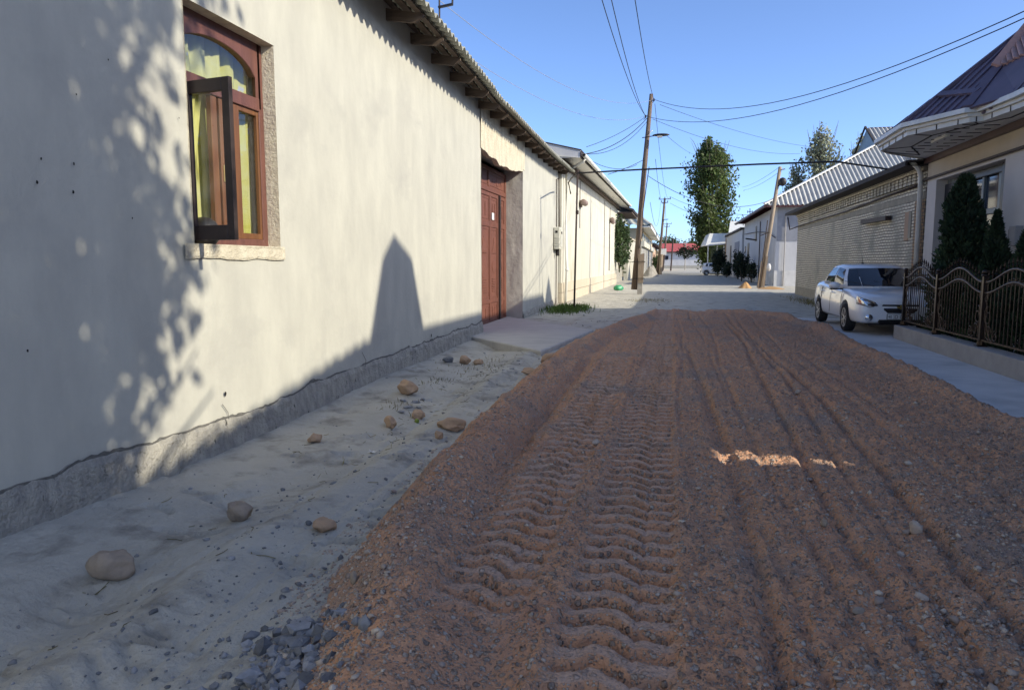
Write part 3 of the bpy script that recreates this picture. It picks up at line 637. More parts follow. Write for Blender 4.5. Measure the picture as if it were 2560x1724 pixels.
# gate: frame, transom panels, two leaves with embossed panels
GX = WX - .46
b = MB()
b.box(GX - .06, GX, DY1 - .12, DY1 - .01, DZ0, 3.93); b.box(GX - .06, GX, DY0 + .01, DY0 + .12, DZ0, 3.93); b.box(GX - .06, GX, DY0 + .12, DY1 - .12, 3.83, 3.93); b.box(GX - .06, GX + .012, DY0 + .12, DY1 - .12, 3.30, 3.42)
b.box(GX - .06, GX, 18.0, 18.12, 3.42, 3.83)
gate = b.build('gate', M['gate'], house, bevel=.01)
def panel(y0, y1, z0, z1, par, motif=0):
    b = MB(); b.box(GX - .05, GX - .028, y0, y1, z0, z1)
    m_, h = (y0 + y1) / 2, z1 - z0; w_ = y1 - y0
    b.box(GX - .028, GX - .018, y0 + .05, y1 - .05, z0 + .05, z0 + .07); b.box(GX - .028, GX - .018, y0 + .05, y1 - .05, z1 - .07, z1 - .05)
    b.box(GX - .028, GX - .018, y0 + .05, y0 + .07, z0 + .07, z1 - .07); b.box(GX - .028, GX - .018, y1 - .07, y1 - .05, z0 + .07, z1 - .07)
    if motif == 1:
        b.prism([(GX - .028, m_ - w_ * .28, z1 - h * .36), (GX - .028, m_ + w_ * .28, z1 - h * .36), (GX - .028, m_ + w_ * .1, z1 - h * .25), (GX - .028, m_, z1 - h * .14), (GX - .028, m_ - w_ * .1, z1 - h * .25)], (.016, 0, 0))
        for k in range(6): b.box(GX - .028, GX - .012, m_ - w_ * .26, m_ + w_ * .26, z0 + h * (.10 + .035 * k), z0 + h * (.10 + .035 * k) + .03)
        b.lathe([(.02, 0), (w_ * .26, .008), (w_ * .2, .014), (.03, .012)], (GX - .028, m_, z0 + h * .46), 'x', 12)
    elif motif == 2:
        b.lathe([(.02, 0), (h * .3, .008), (h * .22, .018), (.03, .014)], (GX - .028, m_, (z0 + z1) / 2), 'x', 14)
        for s in (-1, 1): b.lathe([(.02, 0), (h * .18, .008), (.03, .014)], (GX - .028, m_ + s * w_ * .27, (z0 + z1) / 2), 'x', 10)
    elif motif == 3:
        for s in (-1, 1): b.box(GX - .028, GX - .014, m_ + s * w_ * .17 - .03, m_ + s * w_ * .17 + .03, z0 + h * .2, z1 - h * .25)
    return b.build('panel', M['gate_emboss'], par, bevel=.003)
for (a, c) in ((DY0 + .12, 18.0), (18.12, DY1 - .12)): panel(a, c, 3.42, 3.83, gate, 2)
for (y0, y1, ds) in ((DY0 + .13, 19.07, (16.85, 18.12)), (19.25, DY1 - .13, ())):
    b = MB(); st = .10
    cols = [y0] + [v for d in ds for v in (d, d + .13)] + [y1]
    b.box(GX - .05, GX - .005, y0, y0 + st, DZ0 + .02, 3.29); b.box(GX - .05, GX - .005, y1 - st, y1, DZ0 + .02, 3.29)
    for d in ds: b.box(GX - .05, GX - .005, d, d + .13, DZ0 + .02, 3.29)
    cols = [(y0 + st, ds[0]), (ds[0] + .13, ds[1]), (ds[1] + .13, y1 - st)] if ds else [(y0 + st, y1 - st)]
    rails = [(DZ0 + .02, DZ0 + .14), (.46, .56), (2.42, 2.56), (3.19, 3.29)]
    for (c0, c1) in cols:
        for r0, r1 in rails: b.box(GX - .05, GX - .008, c0, c1, r0, r1)
    leaf = b.build('gate_leaf', M['gate'], gate, bevel=.006)
    for (c0, c1) in cols:
        for (r0, r1), mo in (((rails[0][1], rails[1][0]), 3), ((rails[1][1], rails[2][0]), 1), ((rails[2][1], rails[3][0]), 3)):
            p = panel(c0, c1, r0, r1, gate, mo)
b = MB(); b.box(GX - .03, GX + .03, 19.10, 19.22, DZ0, 3.29); b.build('gate_post', M['darkwood'], gate)
b = MB(); p = pt(1233, 541, x=GX); b.box(GX - .01, GX - .002, p.y - .11, p.y + .11, p.z - .09, p.z + .09); pl = b.build('number_plate', M['plate'], house)

# things in and at the window
b = MB(); P = []
for i in range(60):
    y = WY0 - .12 + (WY1 - WY0 + .2) * i / 59
    P.append([(WX - .30 + .035 * math.sin(i * .75) + .015 * math.sin(i * 1.9 + j * .2), y, 1.7 + 1.98 * j / 14) for j in range(15)])
b.grid(P)
tag(b.build('curtain', M['curtain'], smooth=True), 'yellow flowered curtain hanging behind the open arched window', 'curtain')
# gathered part of the curtain, drawn aside
b = MB(); P = []
for i in range(14):
    u = i / 13
    P.append([(WX - .235 + .012 * math.sin(i * 1.3), float(np.interp(t, [0, .45, 1], [5.62, 5.83, 6.0])) + u * float(np.interp(t, [0, .5, 1], [.42, .25, .22])), 1.76 + 1.3 * t) for t in np.linspace(0, 1, 14)])
b.grid(P); tag(b.build('curtain', M['curtain'], smooth=True), 'gathered yellow curtain bunched behind the open sash', 'curtain')
p = Vector((WX - .06, 5.93, 1.68))
hm = empty('helmet', p, 'dark rounded helmet with a silver visor lying on the windowsill', 'helmet')
b = MB(); b.sphere(p + Vector((-.02, 0, .10)), .145, 16, (1, 1.05, .98)); b.build('shell', M['black'], hm, smooth=True)
b = MB(); b.lathe([(.148, -.05), (.153, -.03), (.155, .02), (.147, .05)], p + Vector((-.02, 0, .09)), 'z', 20); b.build('visor', M['visor'], hm, smooth=True)

# rocks lying on the verge
def rock(px, py, wpx, hpx, m, label, seed, yaw=0, elong=(1, .75), flat=None, sub=4, sharp=.30, lift=0, z=None, cat='rock', grp='rocks on the clay verge'):
    """px,py: where its base centre touches the ground; wpx,hpx its size in the photo"""
    p = pt(px, py, z=-.16)
    for _ in range(4): p = pt(px, py, z=float(max(gz(p.x, p.y), -9)) if z is None else z)
    rad = wpx * p.y / F_ / 2; hh = hpx * p.y / F_ * .98
    bm = bmesh.new(); bmesh.ops.create_icosphere(bm, subdivisions=sub, radius=1)
    rs = np.random.default_rng(seed); dirs = [(Vector(rs.standard_normal(3)).normalized(), rs.uniform(.62, .95)) for _ in range(13)]
    for v in bm.verts:
        d = v.co.normalized(); r = 1.0
        for q, lim in dirs:                         # flattened facets
            k = d.dot(q)
            if k > lim: r = min(r, 1 - sharp * (k - lim) / (1 - lim))
        nz = float(fbm(np.array(d.x * 1.5 + seed), np.array(d.y * 1.5 + d.z * 1.3), 3, seed)); r *= 1 + .16 * nz + .02 * float(fbm(np.array(d.x * 7), np.array(d.y * 7 + d.z * 6), 2, seed + 1))
        v.co = d * r
    zs = [v.co.z for v in bm.verts]; lo, hi = min(zs), max(zs)
    for v in bm.verts:
        v.co.z = max((v.co.z - lo) / (hi - lo) * 1.08 - .05, -.05) * hh; v.co.x *= rad * elong[0]; v.co.y *= rad * elong[1]
    me = bpy.data.meshes.new('rock'); bm.to_mesh(me); bm.free()
    o = link('rock', me, m, None, True); o.location = p + Vector((0, rad * elong[1] * .8, lift - .01)); o.rotation_euler.z = yaw
    return tag(o, label, cat, grp)
rock(258, 1455, 146, 92, M['rock_grey'], 'large pear shaped boulder sitting in the hollow below the wall, nearest of all rocks', 3, .3, (1.05, .7))
rock(585, 1306, 88, 58, M['rock_grey'], 'round boulder with a sunlit cheek beside dug up clay', 5)
rock(802, 1334, 72, 40, M['rock_tan'], 'low flat pinkish rock closest to the near gravel edge', 8, .1, (1, .8), sharp=.35)
rock(783, 1108, 44, 30, M['rock_tan'], 'small brown rock alone below the wall beyond the window', 11, .6, (1, .7), sharp=.3)
rock(1013, 987, 60, 42, M['rock_tan'], 'upright squarish boulder behind a scatter of flat stone chips', 13)
rock(972, 1070, 46, 34, M['rock_tan'], 'tilted wedge shaped tan rock left of the green walnut', 17, -.6, (1, .6), sharp=.4)
rock(1040, 1049, 42, 28, M['rock_tan'], 'small rounded tan rock directly behind the green walnut', 19)
rock(1127, 1083, 94, 42, M['rock_tan'], 'long flat topped sandstone slab beside the gravel edge', 23, -.05, (1, .55), sharp=.45)
rock(1095, 1101, 26, 28, M['rock_tan'], 'egg sized standing stone in front of the long sandstone slab', 29, 0, (1, .8))
rock(1159, 911, 36, 25, M['rock_tan'], 'round brown rock in the middle of the trio by the plinth', 31)
rock(1195, 912, 28, 16, M['rock_tan'], 'small orange rock, right one of the trio by the plinth', 37, 0, (1, .7))
rock(1118, 906, 34, 16, M['chips'], 'low grey rock, left one of the trio by the plinth', 41, 0, (1, .7))
rock(1320, 937, 48, 20, M['rock_tan'], 'flat dusty rock half buried at the foot of the gravel berm', 43, 0, (1, .6), sharp=.35)
rock(1372, 917, 48, 32, M['rock_tan'], 'pale tan rock leaning into the gravel berm near the driveway', 47, .3, (1, .7), sharp=.3, lift=.03)
for k, (px, py, wx, hx_, lb) in enumerate(((1005, 1003, 26, 8, 'thin grey stone chip nearest to the upright boulder'), (1035, 1008, 30, 9, 'light grey flat chip with a white edge in the chip scatter'), (1018, 1020, 28, 8, 'grey stone chip in the middle of the chip scatter'),
        (1045, 1020, 22, 7, 'small dark chip on the right of the chip scatter'), (1000, 1030, 30, 6, 'pale sliver of stone nearest the camera in the chip scatter'), (1055, 1000, 18, 7, 'tiny dark chip farthest from the camera in the chip scatter'))):
    rock(px, py, wx, hx_, M['chips'], lb, 60 + k, random.uniform(-1, 1), (1, .6), sub=3, sharp=.5, cat='stone chip', grp='flat stone chips by the boulder')
wn = rock(1041, 1057, 13, 14, M['walnut'], 'round green walnut lying in front of a small tan rock', 71, sub=3, sharp=0, cat='walnut', grp=None); wn.name = 'walnut'
p = pt(930, 1082, z=-.15); p.z = float(gz(p.x, p.y)) + .01
b = MB(); b.add([p + Vector((.055 * math.cos(t) * q, .05 * math.sin(t) * q, .012 * (k % 2) + .008 * math.sin(3 * t))) for k, t in enumerate([i * .5236 for i in range(12)]) for q in ((1.0 if k % 2 else .45),)], [tuple(range(12))])
tag(b.build('paper_scrap', M['paper']), 'crumpled white paper scrap on the clay left of the wedge rock', 'paper scrap')
# bigger stones on the gravel itself
for k, (px, py, wx, hx_, lb) in enumerate(((1520, 1235, 44, 15, 'flat grey stone beside the deep tyre print'), (2290, 1340, 34, 32, 'tan stone standing on its end on the right side of the gravel'), (2060, 1330, 20, 20, 'small pinkish pebble standing up amid the gravel'),
        (2305, 1508, 40, 16, 'pale flat stone low on the right of the gravel'), (2150, 1535, 44, 18, 'grey flat stone between two tyre grooves'), (1995, 985, 18, 12, 'dark stone alone in the upper gravel'), (880, 1425, 36, 40, 'grey pointed stone at the near left gravel edge'), (1490, 1118, 26, 18, 'pale stone between the two lug prints'))):
    o = rock(px, py, wx, hx_, M['stones'] if k % 2 else M['rock_grey'], lb, 80 + k, random.uniform(-1, 1), (1, .7), sub=3, sharp=.3, z=.03, cat='stone', grp='larger stones on the gravel'); o.name = 'stone'
    o.location.z = float(rz(np.array(o.location.x), np.array(o.location.y))[0]) - .006
# ------------------------------------------------------------------ second house on the left
h2 = empty('white_house', (-8, 40, 0), 'long pale house with cream block base and white gutter beyond the plaster house', 'house')
x0 = -4.02
b = MB()
b.add([(x0, 26.5, .75), (x0, 53.2, .75), (x0, 53.2, 5.75), (x0, 26.5, 5.35), (x0 - 8, 26.5, .75), (x0 - 8, 53.2, .75), (x0 - 8, 53.2, 5.75), (x0 - 8, 26.5, 5.35)], [(0, 1, 2, 3), (1, 5, 6, 2), (4, 0, 3, 7), (3, 2, 6, 7), (4, 7, 6, 5)])
b.build('wall', M['plaster2'], h2)
b = MB(); b.box(x0 - 7.9, x0 + .03, 26.5, 53.22, -.5, .76); b.build('block_base', M['cream_block'], h2)
GY = [25.6, 54.4]; gx = -3.2
b = MB(); gz0, gz1 = 5.26, 5.66                       # gutter: half round, slightly rising like the eave
P = []
for i in range(25):
    y = GY[0] + (GY[1] - GY[0]) * i / 24; z = gz0 + (gz1 - gz0) * i / 24
    P.append([(gx + .075 + .075 * math.cos(t), y, z + .085 * math.sin(t) * 1.1) for t in np.linspace(math.pi, 2 * math.pi, 8)] + [(gx + .15, y, z + .02), (gx, y, z + .02)])
b.grid(P); b.build('gutter', M['white'], h2, smooth=True)
b = MB(); b.prism([(gx - .01, GY[0], gz0 - .13), (gx - .01, GY[0], gz0 + .10), (gx - .01, GY[1], gz1 + .10), (gx - .01, GY[1], gz1 - .13)], (-.03, 0, 0)); b.build('fascia', M['rust'], h2)
n = 90                                               # boarded soffit
for nm, m_, sh in (('soffit', M['gutter'], 0),):
    b = MB()
    for i in range(n):
        y0 = GY[0] + (GY[1] - GY[0]) * i / n; y1 = y0 + (GY[1] - GY[0]) / n - .03; zz = gz0 - .12 + (gz1 - gz0) * i / n
        b.box(gx - .04, gx - .0, y0, y1, zz, zz + .01) if False else b.add([(gx - .035, y0, zz), (gx - .035, y1, zz), (x0 - .1, y1, zz + .1), (x0 - .1, y0, zz + .1), (gx - .035, y0, zz + .02), (gx - .035, y1, zz + .02), (x0 - .1, y1, zz + .12), (x0 - .1, y0, zz + .12)], [(0, 1, 2, 3), (4, 7, 6, 5), (0, 4, 5, 1), (3, 2, 6, 7), (0, 3, 7, 4), (1, 5, 6, 2)])
    b.build(nm, m_, h2)
b = MB(); b.slab([(gx - .02, GY[0], gz0 + .13), (gx - .02, GY[1], gz1 + .13), (gx - 4.5, GY[1], gz1 + 1.2), (gx - 4.5, GY[0], gz0 + 1.2)], .04); b.build('roof', M['darkroof'], h2)
b = MB(); b.prism([(gx - .03, GY[0] + .02, gz0 - .1), (gx - .03, GY[0] + .02, gz0 + .14), (gx - 4.4, GY[0] + .02, gz0 + 1.2), (gx - 4.4, GY[0] + .02, gz0 - .1)], (0, .05, 0)); b.build('gable_panel', M['greywall'], h2)
b = MB(); b.bar((gx - .72, GY[0] + .05, gz0 - .2), (gx - .72, GY[1] - .05, gz1 - .2), .12, .16); b.build('wall_plate', M['oldwood'], h2)
b = MB(); b.tube([(gx + .05, 26.2, gz0 - .05), (gx - .0, 26.2, 5.1), (-3.92, 26.95, 4.85), (-3.91, 26.95, 2.2), (-3.86, 26.9, 1.2), (-3.9, 26.8, -.05)], .055, 10); b.lathe([(.07, 0), (.07, .08)], (-3.86, 26.9, 1.2), 'z', 10); b.build('downpipe', M['whitepvc'], h2, smooth=True)
for (xa, ya, za, zb) in ((0, 43.2, -.1, 5.15), (.02, 47.0, 1.0, 5.0), (.02, 46.7, 1.0, 4.1), (.03, 31.6, 3.0, 5.0)):
    b = MB(); b.tube([(x0 + .03, ya, za), (x0 + .03, ya, zb)], .016, 6); b.build('conduit', M['rust'], h2)
for y, z, s in ((31.7, 4.1, 0), (46.9, 4.25, -.25)):
    lm = empty('wall_lamp', (x0, y, z), 'brown twin cylinder wall lamp %s' % ('near the white downpipe' if s == 0 else 'at the far end of the pale wall'), 'lamp', 'wall lamps on the pale house')
    b = MB(); b.lathe([(.11, -.32), (.13, -.3), (.13, .0), (.11, .02)], (x0 + .20, y, z), 'y', 14); b.build('lamp_body', M['lamp_brown'], lm, smooth=True)
    b = MB(); b.lathe([(.11, .06), (.13, .08), (.13, .40), (.11, .42)], (x0 + .20, y, z + s * .6), 'y', 14); b.build('lamp_body', M['lamp_brown'], lm, smooth=True)
    b = MB(); b.box(x0, x0 + .1, y - .1, y + .2, z - .2, z + .1); b.build('bracket', M['lamp_brown'], lm)

# meter box, conduits and gas pipe at the corner of the two houses
mb = empty('meter_box', (WX, 25.9, 2.0), 'cream electricity meter box fixed at the far corner of the plaster house', 'meter box')
b = MB(); b.box(WX + .02, WX + .24, 25.35, 25.95, 1.98, 2.75); b.build('casing', M['meter'], mb, bevel=.02)
b = MB(); b.box(WX + .24, WX + .262, 25.42, 25.88, 2.05, 2.68); b.build('cover', M['meter'], mb, bevel=.01)
b = MB(); b.box(WX + .262, WX + .268, 25.5, 25.72, 2.52, 2.60); b.box(WX + .08, WX + .16, 25.343, 25.35, 2.55, 2.63); b.build('meter_window', M['dark'], mb)
for k in range(4):
    b = MB(); b.box(WX + .06, WX + .2, 25.335, 25.35, 2.1 + .09 * k, 2.13 + .09 * k); b.build('louvre', M['meter'], mb)
b = MB(); b.tube([(WX + .1, 25.7, 1.98), (WX + .1, 25.7, 1.75)], .07, 8); b.build('cable_gland', M['black'], mb)
b = MB(); b.tube([(WX + .06, 25.75, 2.75), (WX + .06, 25.75, 4.45), (WX + .10, 25.9, 4.5), (WX + .10, 26.1, 2.75)], .022, 6)
tag(b.build('cable_conduit', M['rust']), 'dark cable loop rising from the meter box to the eaves', 'cable')
b = MB(); b.tube([(WX + .06, 25.7, -.1), (WX + .06, 25.7, 1.75)], .02, 6); tag(b.build('cable_conduit', M['rust']), 'thin conduit running from the meter box down to the ground', 'cable')
pp = empty('gas_pipe', (-3.09, 23.2, 0), 'thin dark overhead pipe on a steel post, crossing the street to the brick wall', 'pipe')
b = MB(); b.tube([(-3.09, 23.19, -.3), (-2.93, 22.55, 4.35)], [.032, .028], 8); b.build('post', M['rust'], pp, smooth=True)
b = MB(); b.tube([(-3.55, 25.5, 3.9), (-3.62, 25.4, 4.28), (-3.4, 24.5, 4.31), (-2.92, 22.5, 4.24), (-1.0, 22.05, 4.24), (2.25, 21.05, 4.17), (3.86, 20.5, 4.11), (4.05, 20.4, 4.10), (5.45, 20.5, 3.86), (5.78, 20.4, 3.80), (5.79, 20.3, 3.5)], .024, 8); b.build('pipe', M['black'], pp, smooth=True)
b = MB(); b.lathe([(.045, 0), (.05, .02), (.05, .10), (.04, .12)], (-2.94, 22.6, 3.0), 'z', 8); b.build('clamp', M['rust'], pp)

# ------------------------------------------------------------------ the rest of the left side
h3 = empty('corner_house', (-8, 58, 0), 'small pale building with dark tiled roof behind the leafy shrub', 'house')
b = MB(); b.box(-12, -4.25, 56, 62.5, -.3, 5.2); b.build('wall', M['plaster2'], h3)
b = MB(); b.box(-4.26, -4.21, 56, 62.5, -.3, 1.0); b.build('base', M['plinth'], h3)
b = MB(); b.slab([(-3.0, 55.2, 5.35), (-3.0, 63, 5.35), (-9, 63, 7.4), (-9, 55.2, 7.4)], .16); b.build('roof', M['darkroof'], h3)
b = MB(); b.box(-4.24, -3.05, 55.3, 62.9, 5.2, 5.3); b.build('soffit', M['oldwood'], h3)
for y in (58.4, 60.6):
    b = MB(); b.box(-4.24, -4.18, y, y + 1.5, 2.7, 4.6); f = b.build('window', M['navy'], h3)
    b = MB(); b.box(-4.18, -4.17, y + .1, y + 1.4, 2.8, 4.5); b.build('pane', M['pane_blue'], f)
yw_ = empty('yard_wall', (-3.8, 72, 0), 'pale plastered yard wall beyond the shrub, with a flat coping', 'wall')
b = MB(); b.box(-4.1, -3.75, 62.6, 80.5, -.3, 3.6); b.build('wall', M['plaster2'], yw_)
b = MB(); b.box(-4.2, -3.68, 62.6, 80.5, 3.6, 3.75); b.build('coping', M['cream_block'], yw_)

h4 = empty('cream_house', (-7, 100, 0), 'sunlit cream house with grey corrugated roof and white eaves behind battened wall', 'house')
b = MB(); b.box(-12, -3.5, 81, 125, -.3, 5.3); b.build('wall', M['creamwall'], h4)
for k in range(12):
    b = MB(); b.box(-3.49, -3.34, 82 + k * 3.6, 82.5 + k * 3.6, 0, 3.3); b.build('pilaster', M['greywall2'], h4)
b = MB(); b.box(-3.48, -3.40, 81, 125, 0, 3.3); b.build('lower_wall', M['plaster2'], h4)
b = MB(); b.box(-3.5, -3.1, 81, 125, 3.3, 3.9); b.build('ledge', M['plaster2'], h4)
for k in range(6):
    b = MB(); b.box(-3.49, -3.44, 85 + k * 6, 88 + k * 6, 4.0, 4.9); f = b.build('window', M['frame_teal'], h4)
b = MB(); b.box(-3.5, -2.4, 79.5, 126, 5.3, 5.42); b.box(-2.45, -2.35, 79.5, 126, 5.2, 5.6); b.build('eaves', M['white'], h4)
def corr(name, poly, pitch, amp, m, parent, run):
    """corrugated sheet over a quad p0,p1 (eave line), p2,p3 (top): ribs run from eave to top"""
    p0, p1, p2, p3 = [Vector(p) for p in poly]; n = int((p1 - p0).length / pitch * 6); nn = (p1 - p0).cross(p3 - p0).normalized()
    P = []
    for i in range(n + 1):
        u = i / n; o = nn * amp * math.sin(2 * math.pi * u * (p1 - p0).length / pitch)
        P.append([p0.lerp(p1, u) + o, p3.lerp(p2, u) + o])
    b = MB(); b.grid(P); P2 = [[q - nn * .03 for q in r] for r in P]; b.grid(P2, True)
    return b.build(name, m, parent, smooth=False, fix=False)
corr('roof', [(-2.3, 79.4, 5.6), (-2.3, 126, 5.6), (-8, 120, 10), (-8, 88, 10)], .9, .09, M['asbestos'], h4, 0)
corr('hip_roof', [(-13.5, 79.4, 5.6), (-2.3, 79.4, 5.6), (-7.9, 88, 10), (-8.1, 88, 10)], .9, .09, M['asbestos'], h4, 0)
corr('gable_roof', [(-6.4, 92, 8.6), (-6.4, 112, 8.6), (-8.5, 112, 11.3), (-8.5, 92, 11.3)], .9, .09, M['asbestos'], h4, 0)
h5 = empty('tan_house', (-6, 145, 0), 'distant low tan house with a brown roof at the left end of the street', 'house')
b = MB(); b.box(-11, -3.4, 130, 148, -.3, 4.3); b.build('wall', M['tanwall'], h5)
b = MB(); b.slab([(-2.6, 129.4, 4.4), (-2.6, 148.6, 4.4), (-8, 148.6, 6.4), (-8, 129.4, 6.4)], .25); b.build('roof', M['darkroof'], h5)
b = MB(); b.box(-3.39, -3.3, 133, 137, .2, 3.0); b.build('gate', M['gate'], h5)
h6 = empty('small_cream_house', (-6, 165, 0), 'farthest small cream house on the left with white eaves', 'house')
b = MB(); b.box(-11, -3.0, 150, 185, -.3, 3.9); b.build('wall', M['creamwall'], h6)
b = MB(); b.box(-3.2, -2.0, 149.5, 186, 3.9, 4.2); b.build('eaves', M['white'], h6)
b = MB(); b.slab([(-2.0, 149.5, 4.2), (-2.0, 186, 4.2), (-8, 186, 6), (-8, 149.5, 6)], .2); b.build('roof', M['maroon'], h6)
b = MB()
for k in range(7): b.box(-3.0, -2.9, 152 + k * 4.6, 153 + k * 4.6, 0, 3.6)
b.build('pilaster_band', M['tanwall'], h6)

hr = empty('red_roof_house', (4, 205, 0), 'distant low grey house with a red sheet roof closing the street', 'house')
b = MB(); b.box(-2.6, 12, 200, 209, -.5, 4.4); b.build('wall', M['greywall'], hr)
b = MB(); b.box(-2.7, 12, 199.9, 200, -.5, .8); b.build('base', M['plinth'], hr)
b = MB(); b.slab([(-3.2, 199.3, 4.4), (12.6, 199.3, 4.4), (12.6, 205, 6.7), (-3.2, 205, 6.7)], .12); b.slab([(-3.2, 205, 6.7), (12.6, 205, 6.7), (12.6, 210.5, 4.4), (-3.2, 210.5, 4.4)], .12); b.build('roof', M['redroof'], hr)
b = MB(); b.box(-3.2, 12.6, 199.2, 199.34, 4.2, 4.42); b.build('eave_board', M['darkroof'], hr)
b = MB(); b.box(-2, -1.2, 199.9, 200, 2.4, 3.4); b.build('window', M['navy'], hr)
fw = empty('grey_yard_wall', (-2.5, 190, 0), 'distant low grey yard wall left of the red roofed house', 'wall')
b = MB(); b.box(-8, -2.75, 196, 196.4, -.3, 4.0); b.build('wall', M['greywall'], fw)

# heaps, posts
def heap(name, c, rx, ry, h, m, label, cat, seed):
    P = []
    for i in range(25):
        r = []
        for j in range(40):
            t = 2 * math.pi * j / 39; q = i / 24
            k = 1 + .25 * float(fbm(np.array(math.cos(t) * 1.5 + seed), np.array(math.sin(t) * 1.5), 3, seed))
            x_, y_ = q * rx * math.cos(t) * k, q * ry * math.sin(t) * k
            r.append((c[0] + x_, c[1] + y_, c[2] + h * (math.cos(min(q, 1) * math.pi) * .5 + .5) * (1 + .35 * float(fbm(np.array(x_ * 2 / rx), np.array(y_ * 2 / ry), 4, seed + 2))) - .06 * q))
        P.append(r)
    b = MB(); b.grid(P); return tag(b.build(name, m, smooth=True), label, cat)
heap('sand_heap', (-2.45, 84, -.02), 1.1, 5.5, 1.35, M['sand'], 'grey sand heap beside the far leaning pole', 'sand heap', 201)
heap('sand_heap', (4.3, 45.5, -.02), .55, 1.4, .36, M['orangesand'], 'small pointed orange sand heap in the sunlit gap', 'sand heap', 203)
heap('sand_heap', (5.6, 44.5, -.02), 1.2, 2.2, .15, M['orangesand'], 'flat orange sand spread below the leaning pole', 'sand heap', 205)

# ------------------------------------------------------------------ house on the right
FXR = 5.8
hr1 = empty('cream_house', (9, 13, 0), 'cream house with purple metal roof, white gutters and deep soffit on the right', 'house')
WYa, WYb, WZa, WZb = 14.85, 18.35, .12, 3.36
b = MB()
def q4(y0, y1, z0, z1): b.add([(FXR, y0, z0), (FXR, y0, z1), (FXR, y1, z1), (FXR, y1, z0)], [(0, 1, 2, 3)])
q4(4.42, WYa, -.2, 3.46); q4(WYb, 18.95, -.2, 3.46); q4(WYa, WYb, -.2, WZa); q4(WYa, WYb, WZb, 3.46)
b.add([(FXR, 18.95, -.2), (13, 18.95, -.2), (13, 18.95, 4), (FXR, 18.95, 4)], [(0, 1, 2, 3)]); b.add([(FXR, 4.42, -.2), (13, 4.42, -.2), (13, 4.42, 4), (FXR, 4.42, 4)], [(0, 3, 2, 1)]); b.box(FXR, 8, -4.4, 3.83, -.2, 3.94)  # the separate box is an unseen wall added to bound the sun slit
b.add([(13, 4.42, -.2), (13, 18.95, -.2), (13, 18.95, 4), (13, 4.42, 4)], [(0, 1, 2, 3)])
for y in (WYa, WYb): b.add([(FXR, y, WZa), (FXR, y, WZb), (FXR + .42, y, WZb), (FXR + .42, y, WZa)], [(0, 1, 2, 3)])
for z in (WZa, WZb): b.add([(FXR, WYa, z), (FXR, WYb, z), (FXR + .42, WYb, z), (FXR + .42, WYa, z)], [(0, 1, 2, 3)])
b.build('wall', M['facade'], hr1, fix=False)
b = MB(); b.box(FXR - .006, FXR + .2, 3.7, 18.96, 3.462, 3.94); b.build('upper_band', M['facadetop'], hr1)
b = MB(); b.box(FXR + .02, FXR + .08, 3.83, 4.52, -.1, 2.72); b.build('sun_block_panel', M['rust'], hr1)  # unseen panel added to block the sun below the slit
b = MB(); b.box(FXR + .02, FXR + .1, 3.83, 4.42, 3.30, 3.46); b.build('sun_block_beam', M['oldwood'], hr1)  # unseen beam added to trim the sun slit from above
b = MB(); b.box(FXR - .09, FXR + .1, 3.7, 19.0, 3.80, 3.93); b.build('trim', M['trim'], hr1, bevel=.01)
b = MB(); b.tube([(FXR - .05, 19.3, 3.44), (FXR - .05, 5.5, 3.46)], .03, 8); b.build('pipe', M['rust'], hr1, smooth=True)
b = MB(); b.box(FXR - .004, FXR + .06, WYa + .02, 17.6, 3.50, 3.62); b.build('shutter_slot', M['dark'], hr1)
# window
X = FXR + .28
b = MB()
for y0, y1 in ((WYa, WYa + .12), (WYb - .2, WYb), (15.55, 15.68), (16.35, 16.45), (17.0, 17.1), (17.6, 17.68)): b.box(X - .05, X + .03, y0, y1, WZa, WZb)
b.box(X - .05, X + .03, WYa + .12, WYb - .2, WZb - .10, WZb); b.box(X - .05, X + .03, WYa + .12, WYb - .2, WZa, WZa + .12); b.box(X - .052, X + .032, WYa + .12, WYb - .2, 2.45, 2.56); b.box(X - .052, X + .032, WYa + .12, WYb - .2, 1.5, 1.58)
wn_ = b.build('window', M['frame_teal'], hr1, bevel=.008)
b = MB(); b.box(X - .12, X - .055, WYa + .0, WYa + .55, WZa, WZb); b.box(X - .1, X - .056, WYb - .9, WYb, WZa, WZb - .1); b.box(X - .09, X - .054, WYa + .55, WYb - .5, WZb - .16, WZb - .02); b.build('dark_frame', M['navy'], wn_, bevel=.01)
b = MB(); b.box(X, X + .006, WYa + .1, WYb - .1, WZa + .1, WZb - .1); b.build('pane', M['pane_blue'], wn_)
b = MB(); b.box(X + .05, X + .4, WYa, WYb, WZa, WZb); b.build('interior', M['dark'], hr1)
# eaves: soffit, fascia steps, gutter round the bay
zs = 3.93
EAVE = [(5.75, 19.0), (4.62, 17.75), (4.36, 17.3), (4.33, 15.37), (4.95, 14.15), (5.15, 14.08), (5.27, 13.0), (5.29, -4.5)]
b = MB(); poly = [(x, y, zs) for x, y in EAVE] + [(FXR + .1, -4.5, zs), (FXR + .1, 19.0, zs)]; b.prism(poly, (0, 0, .03)); sf = b.build('soffit', M['soffit'], hr1)
def off(poly, d):
    out = []
    for i, p in enumerate(poly):
        a = Vector(poly[max(i - 1, 0)]); c = Vector(poly[min(i + 1, len(poly) - 1)]); t = (c - a).normalized(); out.append((p[0] + t.y * d, p[1] - t.x * d))
    return out
def ring(d0, d1, z0, z1, name, m):
    A, B = off(EAVE, d0), off(EAVE, d1); b = MB(); P = [[(a[0], a[1], z0), (c[0], c[1], z0), (c[0], c[1], z1), (a[0], a[1], z1), (a[0], a[1], z0)] for a, c in zip(A, B)]; b.grid(P); return b.build(name, m, hr1)
sgn = 1 if off(EAVE, .1)[3][0] < EAVE[3][0] else -1
